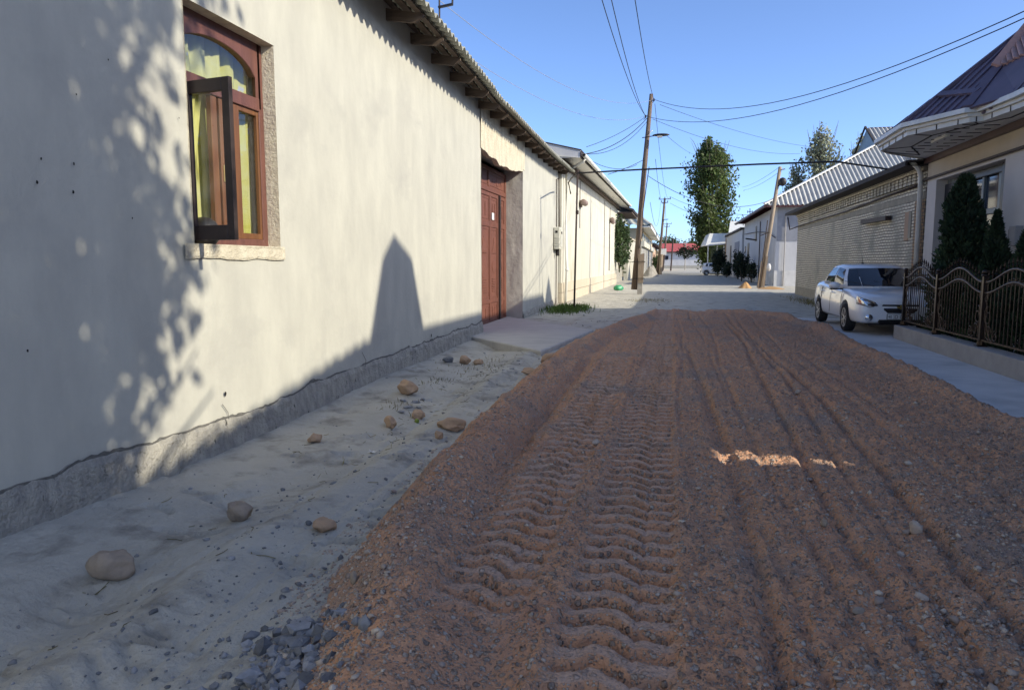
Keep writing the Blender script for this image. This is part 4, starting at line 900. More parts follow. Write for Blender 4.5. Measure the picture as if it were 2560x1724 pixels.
ring(0, sgn * .04, 3.90, 3.985, 'fascia_board', M['gutter']); ring(0, sgn * .09, 3.99, 4.045, 'fascia_board', M['gutter']); ring(sgn * .03, sgn * .17, 4.05, 4.13, 'gutter', M['white'])
G2 = off(EAVE, sgn * .042)                            # dark joints between the fascia panels
b = MB()
for i in range(len(G2) - 1):
    a, c = Vector((*G2[i], 0)), Vector((*G2[i + 1], 0)); n = max(1, int((c - a).length / .42))
    for k in range(n): q = a.lerp(c, (k + .5) / n); b.box(q.x - .008, q.x + .008, q.y - .008, q.y + .008, 3.897, 3.986)
b.build('fascia_joint', M['darkroof'], hr1)
b = MB()                                              # joint lines and vents of the soffit
I = [(5.4, 18.3), (4.85, 17.0), (4.8, 15.6), (5.2, 14.5), (5.5, 14.0), (5.58, -4.4)]
for p, q in zip(I, I[1:]): b.bar((*p, zs - .004), (*q, zs - .004), .03, .012)
for p, q in ((I[1], EAVE[2]), (I[2], EAVE[3]), (I[3], EAVE[4]), (I[0], EAVE[1])): b.bar((*p, zs - .004), (*q, zs - .004), .02, .012)
b.build('joint', M['darkroof'], sf)
for k in range(9):
    for j in range(2): b = MB(); b.box(4.95 + j * .4, 5.2 + j * .4, 14.5 + k * .4 + j * .15, 14.54 + k * .4 + j * .15, zs - .008, zs + .01); b.build('vent_slot', M['dark'], sf)
b = MB(); b.box(5.0, 5.08, 15.5, 16.3, zs - .05, zs); b.build('lamp', M['white'], sf)
b = MB(); b.tube([(5.3, 19.0, 4.0), (5.62, 19.08, 3.72), (5.70, 19.12, 3.55), (5.72, 19.12, 0)], .055, 10); b.build('downpipe', M['gutter'], hr1, smooth=True)
# profiled metal roof
def ribbed(name, tri, pitch, m, parent):
    """ribbed sheet on a polygon: p0->p1 is the eave; ribs climb at right angles to it"""
    p = [Vector(q) for q in tri]; u = (p[1] - p[0]).normalized(); nn = u.cross(p[2] - p[0]).normalized()
    if nn.z < 0: nn = -nn
    v = nn.cross(u); 
    if v.z < 0: v = -v
    uv = [((q - p[0]).dot(u), (q - p[0]).dot(v)) for q in p]
    b = MB(); b.prism(p, -nn * .04)
    lo, hi = min(a for a, _ in uv), max(a for a, _ in uv); s = lo + pitch / 2
    while s < hi:
        ts = []
        for (a, c), (d, e_) in zip(uv, uv[1:] + uv[:1]):
            if (a - s) * (d - s) < 0: ts.append(c + (e_ - c) * (s - a) / (d - a))
        if len(ts) >= 2:
            t0, t1 = min(ts), max(ts)
            if t1 - t0 > .1: b.bar(p[0] + u * s + v * t0 + nn * .012, p[0] + u * s + v * t1 + nn * .012, pitch * .32, .034, nn)
        s += pitch
    return b.build(name, m, parent)
zg = 4.12
o = off(EAVE, sgn * .11)
A_, A1, A2, B_, D_, D5, D6, E_ = [Vector((*q, zg)) for q in o]
AP = pt(2592, 50, y=15.6)
nF = (D_ - B_).cross(AP - B_).normalized(); ry = (pt(2497, 170, y=10) - Vector((0, 0, H_))).normalized(); k_ = (B_ - Vector((0, 0, H_))).dot(nF) / ry.dot(nF); Q_ = Vector((0, 0, H_)) + ry * k_
RID0, RID1 = Vector((9.9, 5.72, 8.70)), Vector((9.9, 18.0, 8.70))
roof = ribbed('roof', [B_, D_, Q_, AP], .19, M['roof_purple'], hr1)
Q2 = Vector((Q_.x + .25, Q_.y - 2.9, Q_.z)); S0 = Vector((E_.x, 10.6, zg)); S1 = Vector((E_.x, -4.6, zg))
ribbed('roof_face', [D6, S0, Q2, Q_ + Vector((.02, -.05, 0)), D_], .22, M['roof_purple'], roof)
ribbed('roof_face', [A2, B_, AP], .25, M['roof_purple'], roof)
ribbed('roof_face', [A1, A2, AP, RID1], .25, M['roof_purple'], roof)
ribbed('roof_face', [S0, S1, RID0], .25, M['roof_purple'], roof)
ribbed('roof_face', [S1, Vector((14.6, -4.6, zg)), RID0], .25, M['roof_purple'], roof)
ribbed('roof_face', [Vector((14.6, 19.1, zg)), A1, RID1], .25, M['roof_purple'], roof)
b = MB(); b.add([AP, RID0, RID1, Q2, S0], [(0, 1, 2), (0, 3, 1), (3, 4, 1)]); b.build('saddle', M['roof_purple'], roof)
up = Vector((0, 0, .03))
b = MB(); b.bar(B_ + up, AP + up, .15, .06); b.bar(D_ + up, Q_ + up, .17, .06)
m1, m2 = B_.lerp(AP, .27), D_.lerp(Q_, .38); b.bar(m1 + nF * .04 * (1 if nF.z > 0 else -1), m2 + nF * .04 * (1 if nF.z > 0 else -1), .13, .05, nF); b.build('ridge_cap', M['roof_purple'], roof)
gb = MB(); w_o = Vector((-.06, -.05, .03)); gb.bar(Q_ + w_o, AP + w_o, .05, .17, (1, 0, 0)); gb.bar(Q2 + w_o, AP + w_o, .05, .17, (1, 0, 0)); gb.build('gable_fascia', M['pink'], roof)
for k in range(16):
    u = (k + .5) / 16; base = Q_.lerp(Q2, u); top = (Q_.lerp(AP, u * 2) if u < .5 else AP.lerp(Q2, u * 2 - 1)); gb = MB(); gb.bar(base + Vector((-.02, 0, 0)), base.lerp(top, .95) + Vector((-.02, 0, 0)), .03, .12, (1, 0, 0)); gb.build('gable_slat', M['pink'], roof)
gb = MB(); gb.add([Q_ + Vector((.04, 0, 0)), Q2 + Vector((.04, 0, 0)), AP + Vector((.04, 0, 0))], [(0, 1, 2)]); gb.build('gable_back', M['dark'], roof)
# unseen spire added on the ridge, shaped to cast the pointed wall shadow
T0 = Vector((9.9, 7.03, 0)); tb = [(1.02, 8.45), (.50, 9.86), (.02, 10.09)]
b = MB(); b.lathe([(r_ * 1.2, z) for r_, z in tb], T0, 'z', 4); b.build('shadow_spire', M['roof_purple'], hr1)
ib = empty('intercom_box', (FXR, 14.4, 1.9), 'small grey box on the cream facade between two conifers', 'wall box')
p = pt(2533, 590, x=FXR - .1); b = MB(); b.box(FXR - .13, FXR - .0, p.y - .12, p.y + .12, p.z - .17, p.z + .17); b.build('casing', M['curb'], ib, bevel=.01)
b = MB(); b.box(FXR - .10, FXR - .0, p.y + .125, p.y + .2, p.z - .14, p.z + .12); b.build('side_cover', M['darkroof'], ib)

# unseen house added behind, its ridge set to block the low sun
hb = empty('shadow_house', (17, 18, 0), 'unseen two storey house added behind the cream house to shade the left wall', 'house')
b = MB(); b.box(14.9, 19, 15.5, 20.2, -.2, 9.5); b.build('wall', M['greywall'], hb)
b = MB(); b.slab([(14.2, 15.2, 9.6), (14.2, 20.5, 9.6), (15.5, 18.5, 11.95), (15.5, 15.2, 11.97)][::-1], .12); b.slab([(15.5, 15.2, 11.97), (15.5, 18.5, 11.95), (20, 20.5, 9.6), (20, 15.2, 9.6)][::-1], .12); b.slab([(14.2, 20.5, 9.6), (20, 20.5, 9.6), (15.5, 18.5, 11.95)], .12); b.build('roof', M['maroon'], hb)
b = MB(); b.lathe([(1.2, 11.1), (.6, 11.95), (.02, 12.64)], (15.5, 19.56, 0), 'z', 4); b.build('shadow_peak', M['maroon'], hb)  # unseen pyramid added to cast the small triangular shadow

# ------------------------------------------------------------------ brick building
bk = empty('brick_building', (9, 28, 0), 'long pale yellow brick building with dark eaves behind the white car', 'building')
b = MB(); b.box(5.8, 12, 19.02, 37.0, .4, 3.02); b.build('wall', M['brick'], bk)
b = MB(); b.box(5.8, 12, 19.02, 37.0, -.3, .4); b.build('base', M['mortar'], bk)
b = MB(); b.box(5.795, 12, 19.02, 37.0, 3.02, 3.17); b.build('mortar_band', M['mortar'], bk)
b = MB(); b.box(5.8, 12, 19.02, 37.0, 3.17, 3.72); b.build('upper_wall', M['brick'], bk)
b = MB(); b.box(5.792, 5.81, 19.02, 19.75, .4, 3.0); b.build('corner_pier', M['brick_red'], bk)
for k in range(50):                                   # dentils
    y = 19.3 + k * .352; b = MB(); b.box(5.74, 5.8, y, y + .24, 3.42, 3.66); b.build('dentil', M['brick'], bk)
b = MB(); b.box(5.72, 5.81, 19.02, 37.05, 3.663, 3.76); b.build('cornice', M['brick'], bk)
b = MB(); b.slab([(5.3, 18.9, 3.84), (5.3, 37.6, 3.84), (12.5, 37.6, 4.4), (12.5, 18.9, 4.4)][::-1], .05); b.box(5.28, 5.32, 18.9, 37.6, 3.76, 3.86); b.build('roof', M['darkroof'], bk)
b = MB(); b.slab([(5.33, 18.95, 3.78), (5.33, 37.5, 3.78), (5.81, 37.5, 3.79), (5.81, 18.95, 3.79)], .01); b.build('soffit', M['darkroof'], bk)
b = MB(); b.tube([(5.74, 19.1, 3.36), (5.74, 22, 3.34), (5.74, 27, 3.24), (5.74, 32, 3.24), (5.74, 36.9, 3.2), (5.5, 37.4, 3.1), (5.4, 37.5, 3.7)], .028, 8); b.build('pipe', M['rust'], bk, smooth=True)
p = pt(2163, 546, x=5.76); q = pt(2226, 552, x=5.76); b = MB(); b.bar((5.70, p.y, (p.z + q.z) / 2), (5.70, q.y, (p.z + q.z) / 2 - .03), .14, .12); b.build('iron_beam', M['rust'], bk)
p = pt(2266, 562, x=5.8); b = MB(); b.box(5.78, 5.803, p.y - .22, p.y + .10, p.z - .40, p.z + .32); b.build('niche', M['tanwall'], bk)
b = MB(); b.box(5.775, 5.802, p.y - .42, p.y - .22, p.z - .35, p.z + .3); b.build('niche_patch', M['mortar'], bk)

# ------------------------------------------------------------------ grey house with the striped roof
gh = empty('grey_house', (10, 60, 0), 'grey rendered house with big pale corrugated hip roof beyond the brick building', 'house')
b = MB(); b.box(6.45, 30, 49.5, 71, -.3, 5.1); b.build('wall', M['greywall'], gh)
b = MB(); b.box(6.5, 30, 49.47, 49.5, 2.9, 5.1); b.build('gable_shade', M['greywall2'], gh)  # bluish grey sheet, shade of the end wall painted as colour
b = MB(); b.box(6.42, 30, 49.44, 49.5, -.3, 1.0); b.box(6.41, 6.45, 49.5, 71, -.3, .8); b.build('base', M['concrete'], gh)
ze_ = 5.15
sl_ = .559; H1 = (14.1, 57.5, ze_ + sl_ * 8.5); RY = 60.6
b = MB(); P = []; pit = .29
def rp(x_, y_): ph_ = 2 * math.pi * x_ / pit; return (x_, y_ + .05 * sl_ * math.sin(ph_) * -1, ze_ + sl_ * (y_ - 49) + .05 * math.sin(ph_))
xs_ = np.arange(5.6, 31, pit / 6)
for a_, c_ in ((5.6, 14.1), (14.05, 31)):
    b.grid([[rp(x_, 49.0), rp(x_, 49.0 + (x_ - 5.6) + .02 if c_ < 15 else RY)] for x_ in xs_ if a_ <= x_ < c_])
    b.grid([[tuple(Vector(rp(x_, 49.0)) - Vector((0, 0, .03))), tuple(Vector(rp(x_, 49.0 + (x_ - 5.6) + .02 if c_ < 15 else RY)) - Vector((0, 0, .03)))] for x_ in xs_ if a_ <= x_ < c_], True)
b.build('roof', M['corr_white'], gh, fix=False)
corr('street_roof', [(5.6, 72.2, ze_), (5.6, 49.0, ze_), H1, (14.1, 63.7, H1[2])], .5, .03, M['maroon'], gh, 0)
b = MB(); b.slab([(5.6, 72.2, ze_), (31, 72.2, ze_), (31, RY, ze_ + sl_ * (RY - 49)), (14.3, RY, ze_ + sl_ * (RY - 49)), (14.2, 63.7, H1[2])][::-1], .05); b.build('back_roof', M['maroon'], gh)
b = MB(); b.bar((5.6, 49.0, ze_ + .09), (H1[0], H1[1], H1[2] + .09), .18, .07); b.build('hip_cap', M['white'], gh)
b = MB(); zr_ = ze_ + sl_ * (RY - 49); b.add([(14.12, 57.4, H1[2]), (14.12, RY, zr_ - .05), (14.12, 63.8, H1[2])], [(0, 1, 2)]); b.build('gablet', M['frame_teal'], gh)
b = MB(); b.bar((14.0, 57.2, H1[2] + .0), (14.0, RY, zr_ + .1), .1, .14); b.bar((14.0, RY, zr_ + .1), (14.0, 64, H1[2]), .1, .14); b.build('gablet_edge', M['darkroof'], gh)
b = MB(); b.box(5.6, 5.75, 49, 71.5, ze_ - .12, ze_ + .02); b.box(5.75, 31, 48.95, 49.06, ze_ - .14, ze_ - .03); b.build('eave_board', M['maroon'], gh)
for y, z0, z1, ww in ((60.5, 3.2, 4.4, 1.0), (66, .2, 3.2, 1.3), (69, 2.4, 3.0, .4)):
    b = MB(); b.box(6.40, 6.46, y, y + ww, z0, z1); b.build('window' if z0 > 1 else 'door', M['navy'], gh)
b = MB(); b.tube([(6.4, 49.4, 3.1), (6.36, 53, 3.6), (6.36, 60, 3.9), (6.36, 70, 4.1)], .03, 6); b.build('pipe', M['rust'], gh)
for x_, y_ in ((7.0, 49.38), (6.35, 57.5)):
    b = MB(); b.tube([(x_, y_, 0), (x_, y_, 4.6)], .04, 6); b.build('pipe', M['rust'] if y_ > 50 else M['curb'], gh)
b = MB(); b.bar((6.1, 57.3, 3.2), (5.3, 57.0, 3.3), .12, .1); b.build('lamp_arm', M['darkroof'], gh)

wh = empty('pale_house', (9, 82, 0), 'low pale grey house with flat roof next to the white canopy', 'house')
b = MB(); b.box(6.3, 14, 71.2, 92, -.3, 4.6); b.build('wall', M['greywall'], wh)
b = MB(); b.box(6.1, 14, 71.2, 92.3, 4.6, 4.8); b.build('roof', M['darkroof'], wh)
b = MB(); b.box(6.24, 6.3, 74, 79, 0, 3.6); b.build('gate', M['greywall2'], wh)
b = MB(); b.box(6.25, 6.3, 84, 85.2, .1, 3.4); b.build('door', M['navy'], wh)
b = MB(); b.box(6.2, 14, 91.8, 92.1, 0, 4.5); b.build('end_wall', M['tanwall'], wh)
cn = empty('canopy', (5, 92, 0), 'white pitched canopy on thin posts in front of the far poplar', 'canopy')
b = MB(); b.slab([(3.9, 92.4, 3.55), (8.0, 92.4, 3.85), (8.0, 98, 5.2), (4.6, 98, 5.2)], .1); b.slab([(3.9, 92.4, 3.55), (4.6, 98, 5.2), (4.2, 99, 5.0), (3.6, 99, 3.6)], .1); b.build('roof', M['white'], cn)
b = MB(); b.slab([(6.6, 93, 5.1), (9.5, 93, 5.3), (9.5, 99, 6.8), (7.2, 99, 6.8)], .1); b.build('upper_roof', M['white'], cn)
for x_, y_ in ((4.2, 92.6), (5.3, 92.8), (6.1, 93.0)):
    b = MB(); b.tube([(x_, y_, 0), (x_, y_, 3.6)], .07, 8); b.build('post', M['white'], cn)
b = MB(); b.box(4.8, 9, 98.5, 98.7, 0, 3.6); b.build('dark_backing', M['darkbush'], cn)  # dark sheet added to stand for the shaded interior under the canopy
# ------------------------------------------------------------------ iron fence
fn = empty('fence_base', (4.5, 12, 0), 'low grey cement base wall carrying the iron fence', 'wall')
b = MB(); b.box(4.36, 4.64, 6.0, 15.72, -.2, .265); b.build('wall', M['curb'], fn, bevel=.012, seg=2)
fe = empty('iron_fence', (4.5, 12, .265), 'ornate dark wrought iron fence with wavy rails and spear points', 'fence')
PX = 4.5; PY = [15.62, 13.82, 11.90, 9.95, 8.0]; Z0 = .265
def post(y):
    b = MB(); b.box(PX - .032, PX + .032, y - .032, y + .032, Z0, 1.30); b.prism([(PX - .07, y - .07, Z0), (PX + .07, y - .07, Z0), (PX + .07, y + .07, Z0), (PX - .07, y + .07, Z0)], (0, 0, .02))
    b.lathe([(.062, Z0 + .02), (.045, Z0 + .09)], (PX, y, 0), 'z', 4)
    p = b.build('post', M['iron'], fe, bevel=.004)
    b = MB(); b.lathe([(.05, 1.30), (.058, 1.315), (.04, 1.33)], (PX, y, 0), 'z', 10); b.sphere((PX, y, 1.362), .046, 12, (1, 1, .8)); b.build('post_cap', M['iron'], p, smooth=True)
for y in PY: post(y)
def spiral(c, r0, turns, a0, sgn=1, n=26):
    return [(PX, c[0] + r0 * (1 - .8 * k / n) * math.cos(a0 + sgn * 2 * math.pi * turns * k / n), c[1] + r0 * (1 - .8 * k / n) * math.sin(a0 + sgn * 2 * math.pi * turns * k / n)) for k in range(n + 1)]
def panel_f(ya, yb):
    L = ya - yb; wave = lambda u: .115 * (1 - math.cos(2 * math.pi * u)) / 2 * 1.75 - .02
    top = lambda u: 1.235 + wave(u); low = lambda u: 1.075 + wave(u) * .88
    ys_ = [(ya - .03 - (L - .06) * i / 24, i / 24) for i in range(25)]
    b = MB(); b.tube([(PX, y, top(u)) for y, u in ys_], .020, 8); r_ = b.build('top_rail', M['irongold'], fe, smooth=True)
    b = MB(); b.tube([(PX, y, low(u)) for y, u in ys_], .018, 8); b.build('middle_rail', M['irongold'], fe, smooth=True)
    b = MB(); b.bar((PX, ya - .03, .36), (PX, yb + .03, .36), .03, .022); br = b.build('bottom_rail', M['irongold'], fe)
    n = 15
    for k in range(n):
        u = (k + 1) / (n + 1); y = ya - L * u
        b = MB(); b.tube([(PX, y, .36), (PX, y, top(u))], .0075, 6)
        t = top(u); b.lathe([(.006, t), (.007, t + .05), (.019, t + .062), (.006, t + .075), (.017, t + .10), (.002, t + .165)], (PX, y, 0), 'z', 6)
        b.build('picket', M['iron'], fe)
    b = MB()
    for sg, y in ((-1, ya - .03), (1, yb + .03)):
        for c, rr, tr, a0, s in (((y + sg * .15, .72), .145, 1.35, math.pi / 2, sg), ((y + sg * .21, .50), .12, 1.4, -math.pi / 2 - .5, -sg), ((y + sg * .42, .45), .085, 1.4, math.pi / 2, sg), ((y + sg * .07, .99), .06, 1.2, 0, sg), ((y + sg * .10, 1.02), .045, 1.2, 1, -sg)):
            b.tube(spiral(c, rr, tr, a0, s), .0085, 6)
        b.tube([(PX, y + sg * (.02 + .33 * t), .80 - .42 * math.sin(t * 1.7)) for t in np.linspace(0, 1, 14)], .0085, 6)
        b.tube([(PX, y + sg * (.01 + .10 * math.sin(t * 3.1)), .98 - .30 * t) for t in np.linspace(0, 1, 12)], .0085, 6)
    for d in (-.20, -.07, .07, .20):
        m_ = (ya + yb) / 2 + d; b.tube(spiral((m_, 1.245 - abs(d) * .15), .055, 1.3, math.pi / 2, 1 if d > 0 else -1, 18), .007, 6)
    b.build('scrollwork', M['irongold'], fe, smooth=True)
for a, c in zip(PY, PY[1:]): panel_f(a, c)
b = MB()                                              # gate wing turning back to the house
for k in range(7): b.tube([(4.62 + k * .16, 15.66, .3), (4.62 + k * .16, 15.66, 1.25 + .1 * math.sin(k * .5))], .008, 6)
for z in (.36, 1.1, 1.25): b.bar((4.53, 15.66, z), (5.78, 15.66, z + .02), .025, .02)
b.build('side_panel', M['iron'], fe)

# ------------------------------------------------------------------ foliage
def quads(C, D, S, A, name, m, parent=None, shape=.5):
    """leaf quads: centres C, long axes D, lengths S, aspect A"""
    n = len(C); r = rng.standard_normal((n, 3)); D = D / np.linalg.norm(D, axis=1)[:, None]
    U = np.cross(D, r); U /= np.linalg.norm(U, axis=1)[:, None]
    a = D * (S / 2)[:, None]; b_ = U * (S * A / 2)[:, None]
    V = np.stack([C - a, C - a * .1 + b_, C + a, C - a * .1 - b_], 1).reshape(-1, 3)
    if parent is not None: V = V - np.array(wloc(parent))
    return npmesh(name, V, np.arange(4 * n).reshape(-1, 4), m, parent, smooth=False)

def conifer(loc, h, r, label, n=7000, skew=0, cat='conifer', m='thuja', grp='conifers behind the iron fence', ball=False, ex=.5):
    t = empty('thuja', loc, label, cat, grp)
    b = MB(); b.tube([Vector(loc), Vector(loc) + Vector((0, 0, h * .9))], [.05, .012], 6); b.build('trunk', M['bark'], t)
    u = rng.uniform(0, 1, n) ** .75; th = rng.uniform(0, 6.283, n)
    prof = np.sin(np.clip(u * 1.02, 0, 1) ** .62 * np.pi) ** .75 if ball else np.minimum(1, u * 7 + .35) * (1 - u) ** ex * 1.05 + .02
    lump = 1 + .5 * fbm(th * 1.6 + 11 * u, u * 9 + 3, 3, int(h * 100)) + .15 * np.sin(th * 3 + u * 14)
    rr = r * prof * lump * np.sqrt(rng.uniform(.25, 1.15, n))
    C = np.stack([rr * np.cos(th), rr * np.sin(th), .06 + u * h], 1) + np.array(loc)
    D = np.stack([np.cos(th) * .6, np.sin(th) * .6, rng.uniform(.3, 1.2, n)], 1) + .35 * rng.standard_normal((n, 3))
    quads(C, D, rng.uniform(.06, .15, n) * (1 if not ball else 1.6), .38, 'foliage', M[m], t); return t
conifer((5.1, pt(2398, 700, x=5.1).y, .0), 3.0, .50, 'tallest dark conifer in front of the window behind the fence', 11000)
conifer((5.05, pt(2482, 700, x=5.05).y, .0), 2.25, .44, 'mid height green conifer with a bare twig, between fence and grey box', 9000, ex=.95)
conifer((5.05, pt(2566, 700, x=5.05).y, .0), 2.0, .40, 'conifer cut off by the right edge of the photo', 8000, ex=.8)

def poplar(loc, h, r, label, n, m, leaf, seed, lean=0, wide=1.0, grp='tall poplars behind the houses'):
    global rng
    rng = np.random.default_rng(seed)
    t = empty('poplar', loc, label, 'tree', grp); L0 = Vector(loc)
    b = MB(); b.tube([L0, L0 + Vector((lean * .5, 0, h * .5)), L0 + Vector((lean, 0, h * .93))], [h * .018, h * .012, .03], 8); tr = b.build('trunk', M['bark'], t)
    nb = 124; Cs, Ds, Ss = [], [], []
    bb = MB()
    for k in range(nb):
        z0 = h * rng.uniform(.04, .78) if k > 48 else h * rng.uniform(-.03, .18); th = rng.uniform(0, 6.283); q = z0 / h
        wr = r * (np.interp(q, [.0, .12, .3, .45, .66, .8], [.55, .75, .95, 1.0, .92, .62])) * rng.uniform(.42, 1.2); ln = h * rng.uniform(.16, .30)
        pts = [(wr * math.cos(th) * s ** .75, wr * math.sin(th) * s ** .75, z0 + ln * s ** 1.15) for s in np.linspace(0, 1, 6)]
        bb.tube([L0 + Vector((p[0] + lean * p[2] / h, p[1], min(p[2], h))) for p in pts], [.07, .06, .05, .04, .03, .015], 4, cap=False)
        nl = int(n / nb); s = rng.uniform(.25, 1.05, nl); cl = rng.integers(0, 9, nl) / 9 + .06 * rng.standard_normal(nl); s = np.clip(.5 * s + .5 * cl, .15, 1.08)
        px_ = np.stack([wr * math.cos(th) * s ** .75, wr * math.sin(th) * s ** .75, z0 + ln * s ** 1.15], 1) + rng.normal(0, 1, (nl, 3)) * np.array([.10 * r * 1.6, .10 * r * 1.6, .025 * h])
        px_[:, 2] = np.minimum(px_[:, 2], h * rng.uniform(.93, 1.0, nl)); top = sst(.80, 1.02, px_[:, 2] / h)[:, None]; px_[:, :2] *= 1 - .8 * top; px_[:, 0] += lean * px_[:, 2] / h
        Cs.append(px_ + np.array(loc)); Ds.append(rng.standard_normal((nl, 3)) + np.array([0, 0, .8])); Ss.append(rng.uniform(.6, 1.25, nl) * leaf)
    bb.build('branches', M['bark'], tr)
    quads(np.concatenate(Cs), np.concatenate(Ds), np.concatenate(Ss), .62, 'crown', M[m], t); return t
poplar((5.75, 103, 0), 18.4, 3.25, 'tall dense dark green poplar at the end of the street', 23000, 'poplar', .42, 11, lean=-1.2)
poplar((20.5, 112, 0), 21.3, 2.7, 'slender silvery poplar left of the striped roof gable', 9500, 'poplar2', .45, 12, lean=-.2)
poplar((18.3, 114, 0), 17.5, 1.9, 'lower silvery poplar on the left flank of the slender one', 7000, 'poplar2', .45, 16, lean=-.7)
poplar((16.3, 113, 0), 13.3, 1.5, 'low poplar just above the white hip of the striped roof', 5000, 'poplar', .42, 14, lean=0)
poplar((25.2, 112, 0), 20.0, 1.9, 'single poplar tip rising behind the striped roof', 7000, 'poplar2', .45, 15, lean=.2)
rng = np.random.default_rng(21)
def bush(name, loc, rx, ry, h, label, m, n, leaf, seed, cat='shrub', z0=.1, grp=None):
    t = empty(name, loc, label, cat, grp)
    b = MB()
    for k in range(5): a = k * 1.25; b.tube([Vector(loc), Vector(loc) + Vector((rx * .5 * math.cos(a), ry * .5 * math.sin(a), h * .75))], [.035, .01], 5)
    b.build('stem', M['bark'], t)
    nc = 26; cc = rng.uniform(-1, 1, (nc, 3)); cc /= np.maximum(1, np.linalg.norm(cc, axis=1))[:, None]
    k = rng.integers(0, nc, n); P_ = cc[k] * .82 + rng.normal(0, .19, (n, 3))
    C = np.stack([P_[:, 0] * rx, P_[:, 1] * ry, z0 * h + (P_[:, 2] * .5 + .5) * h * (1 - z0)], 1) + np.array(loc)
    quads(C, rng.standard_normal((n, 3)) + np.array([0, 0, .3]), rng.uniform(.6, 1.3, n) * leaf, .6, 'foliage', M[m], t); return t
bush('shrub', (-3.75, 52.6, .8), .75, 1.5, 3.9, 'tall leafy green shrub growing at the far end of the pale house', 'bush', 2600, .22, 31)
bush('shrub', (4.95, 84.5, 0), .85, 1.2, 3.0, 'big dark rounded shrub in front of the white hatchback', 'darkbush', 2600, .25, 32)
bush('shrub', (5.35, 76, 0), .5, .8, 1.6, 'low dark shrub between the rounded shrub and pale wall', 'darkbush', 900, .2, 33)
bush('shrub', (5.85, 69.5, 0), .55, .9, 2.7, 'loose shrub growing up the wall by the dark door', 'darkbush', 1000, .2, 34)
bush('shrub', (5.5, 61.5, 0), .62, .9, 2.2, 'upright dark shrub at the foot of the grey wall', 'darkbush', 1500, .18, 35)
bush('shrub', (5.85, 57.5, 0), .4, .6, 1.6, 'small narrow dark shrub nearest the leaning pole', 'darkbush', 900, .15, 36)
bush('shrub', (-2.4, 118, 0), .8, 2.5, 2.6, 'green weeds at the foot of the far leaning pole', 'bush', 1200, .3, 37)
bush('shrub', (2.8, 150, 2.2), 2.0, 2.0, 2.6, 'dark bushy branch overhanging the far car', 'darkbush', 900, .4, 38)
for k, (x_, y_, r_, h_, lb) in enumerate(((-2.5, 240, 5, 10, 'distant rounded tree behind the red roof, leftmost'), (3, 250, 6, 9.2, 'distant rounded tree above the middle of the red roof'), (9, 255, 5, 8.6, 'distant tree mostly hidden by the big poplar'))):
    bush('tree', (x_, y_, 0), r_, r_, h_, lb, 'bush', 2200, .7, 40 + k, 'tree', .25, 'distant trees behind the red roof')

# shade tree beside the street, out of the picture on the right
rng = np.random.default_rng(77)
st = empty('shade_tree', (5.0, 1.5, 0), 'broad leafy tree standing outside the right edge of the photo', 'tree')
b = MB(); b.tube([(5.05, 1.1, 0), (4.95, 1.3, 2.2), (4.9, 1.7, 4.6)], [.20, .16, .12], 10)
cen = []
for k in range(60):
    th = rng.uniform(0, 6.283); rr = math.sqrt(rng.uniform(0, 1)); z = rng.uniform(4.2, 10.6); wr = math.sin(math.pi * min(max((z - 3.6) / 7.6, .05), 1)) ** .4
    c = Vector((5.0 + 1.5 * rr * math.cos(th) * wr, 1.60 + 2.35 * rr * math.sin(th) * wr, z)); cen.append(c)
    b.tube([(4.95, 1.5, min(4, z - 1.5)), Vector((4.9, 1.6, 5)).lerp(c, .5) + Vector((0, 0, -.3)), c], [.06, .035, .012], 5, cap=False)
b.build('trunk', M['bark'], st)
cen = np.array([c[:] for c in cen]); n = 17500; k = rng.integers(0, len(cen), n)
C = cen[k] + rng.normal(0, 1, (n, 3)) * np.array([.42, .46, .42]); C = C[C[:, 2] > 4.0 + .35 * (C[:, 0] - 5)]; y0_, z0_ = C[:, 1] + .25 * (C[:, 0] + 4.14), C[:, 2] - .59 * (C[:, 0] + 4.14); C = C[y0_ < 4.75 + .72 * z0_ + rng.normal(0, .22, len(C))]; n = len(C)
quads(C, rng.standard_normal((n, 3)), rng.uniform(.12, .26, n), .62, 'crown', M['poplar'], st)

# grass
def tuft(name, pts, h, m, label, cat, n, kind=None):
    P_ = np.array(pts); n = len(P_); d = rng.standard_normal((n, 3)) * .35 + np.array([0, 0, 1]); hh = h * rng.uniform(.4, 1.2, n)
    C = P_ + d / np.linalg.norm(d, axis=1)[:, None] * (hh / 2)[:, None]
    return tag(quads(C, d, hh, .13, name, m), label, cat, None, kind)
def around(cx, cy, rx, ry, n):
    a = rng.normal(0, .5, (n, 2)); X_ = cx + a[:, 0] * rx; Y_ = cy + a[:, 1] * ry; return np.stack([X_, Y_, gz(X_, Y_)], 1)
tuft('grass', around(-3.3, 23.3, .7, 1.5, 1500), .2, M['grass'], 'patch of fresh green grass round the foot of the steel post', 'grass', 0, 'stuff')
tuft('grass', around(5.1, 28, .5, 4.5, 1100), .12, M['drygrass'], 'dry weeds along the brick wall behind the car', 'grass', 0, 'stuff')
tuft('weeds', np.concatenate([around(-3.1, 11.4, .5, 1.2, 160), around(-3.25, 9.7, .25, .5, 60), around(-3.2, 8.2, .25, .4, 50), around(-2.9, 5.8, .4, .8, 10)]), .07, M['drygrass'], 'sparse weeds', 'grass', 0, 'stuff')
tuft('weeds', around(-.9, 29, .8, 1.5, 500), .08, M['drygrass'], 'thin weeds', 'grass', 0, 'stuff')

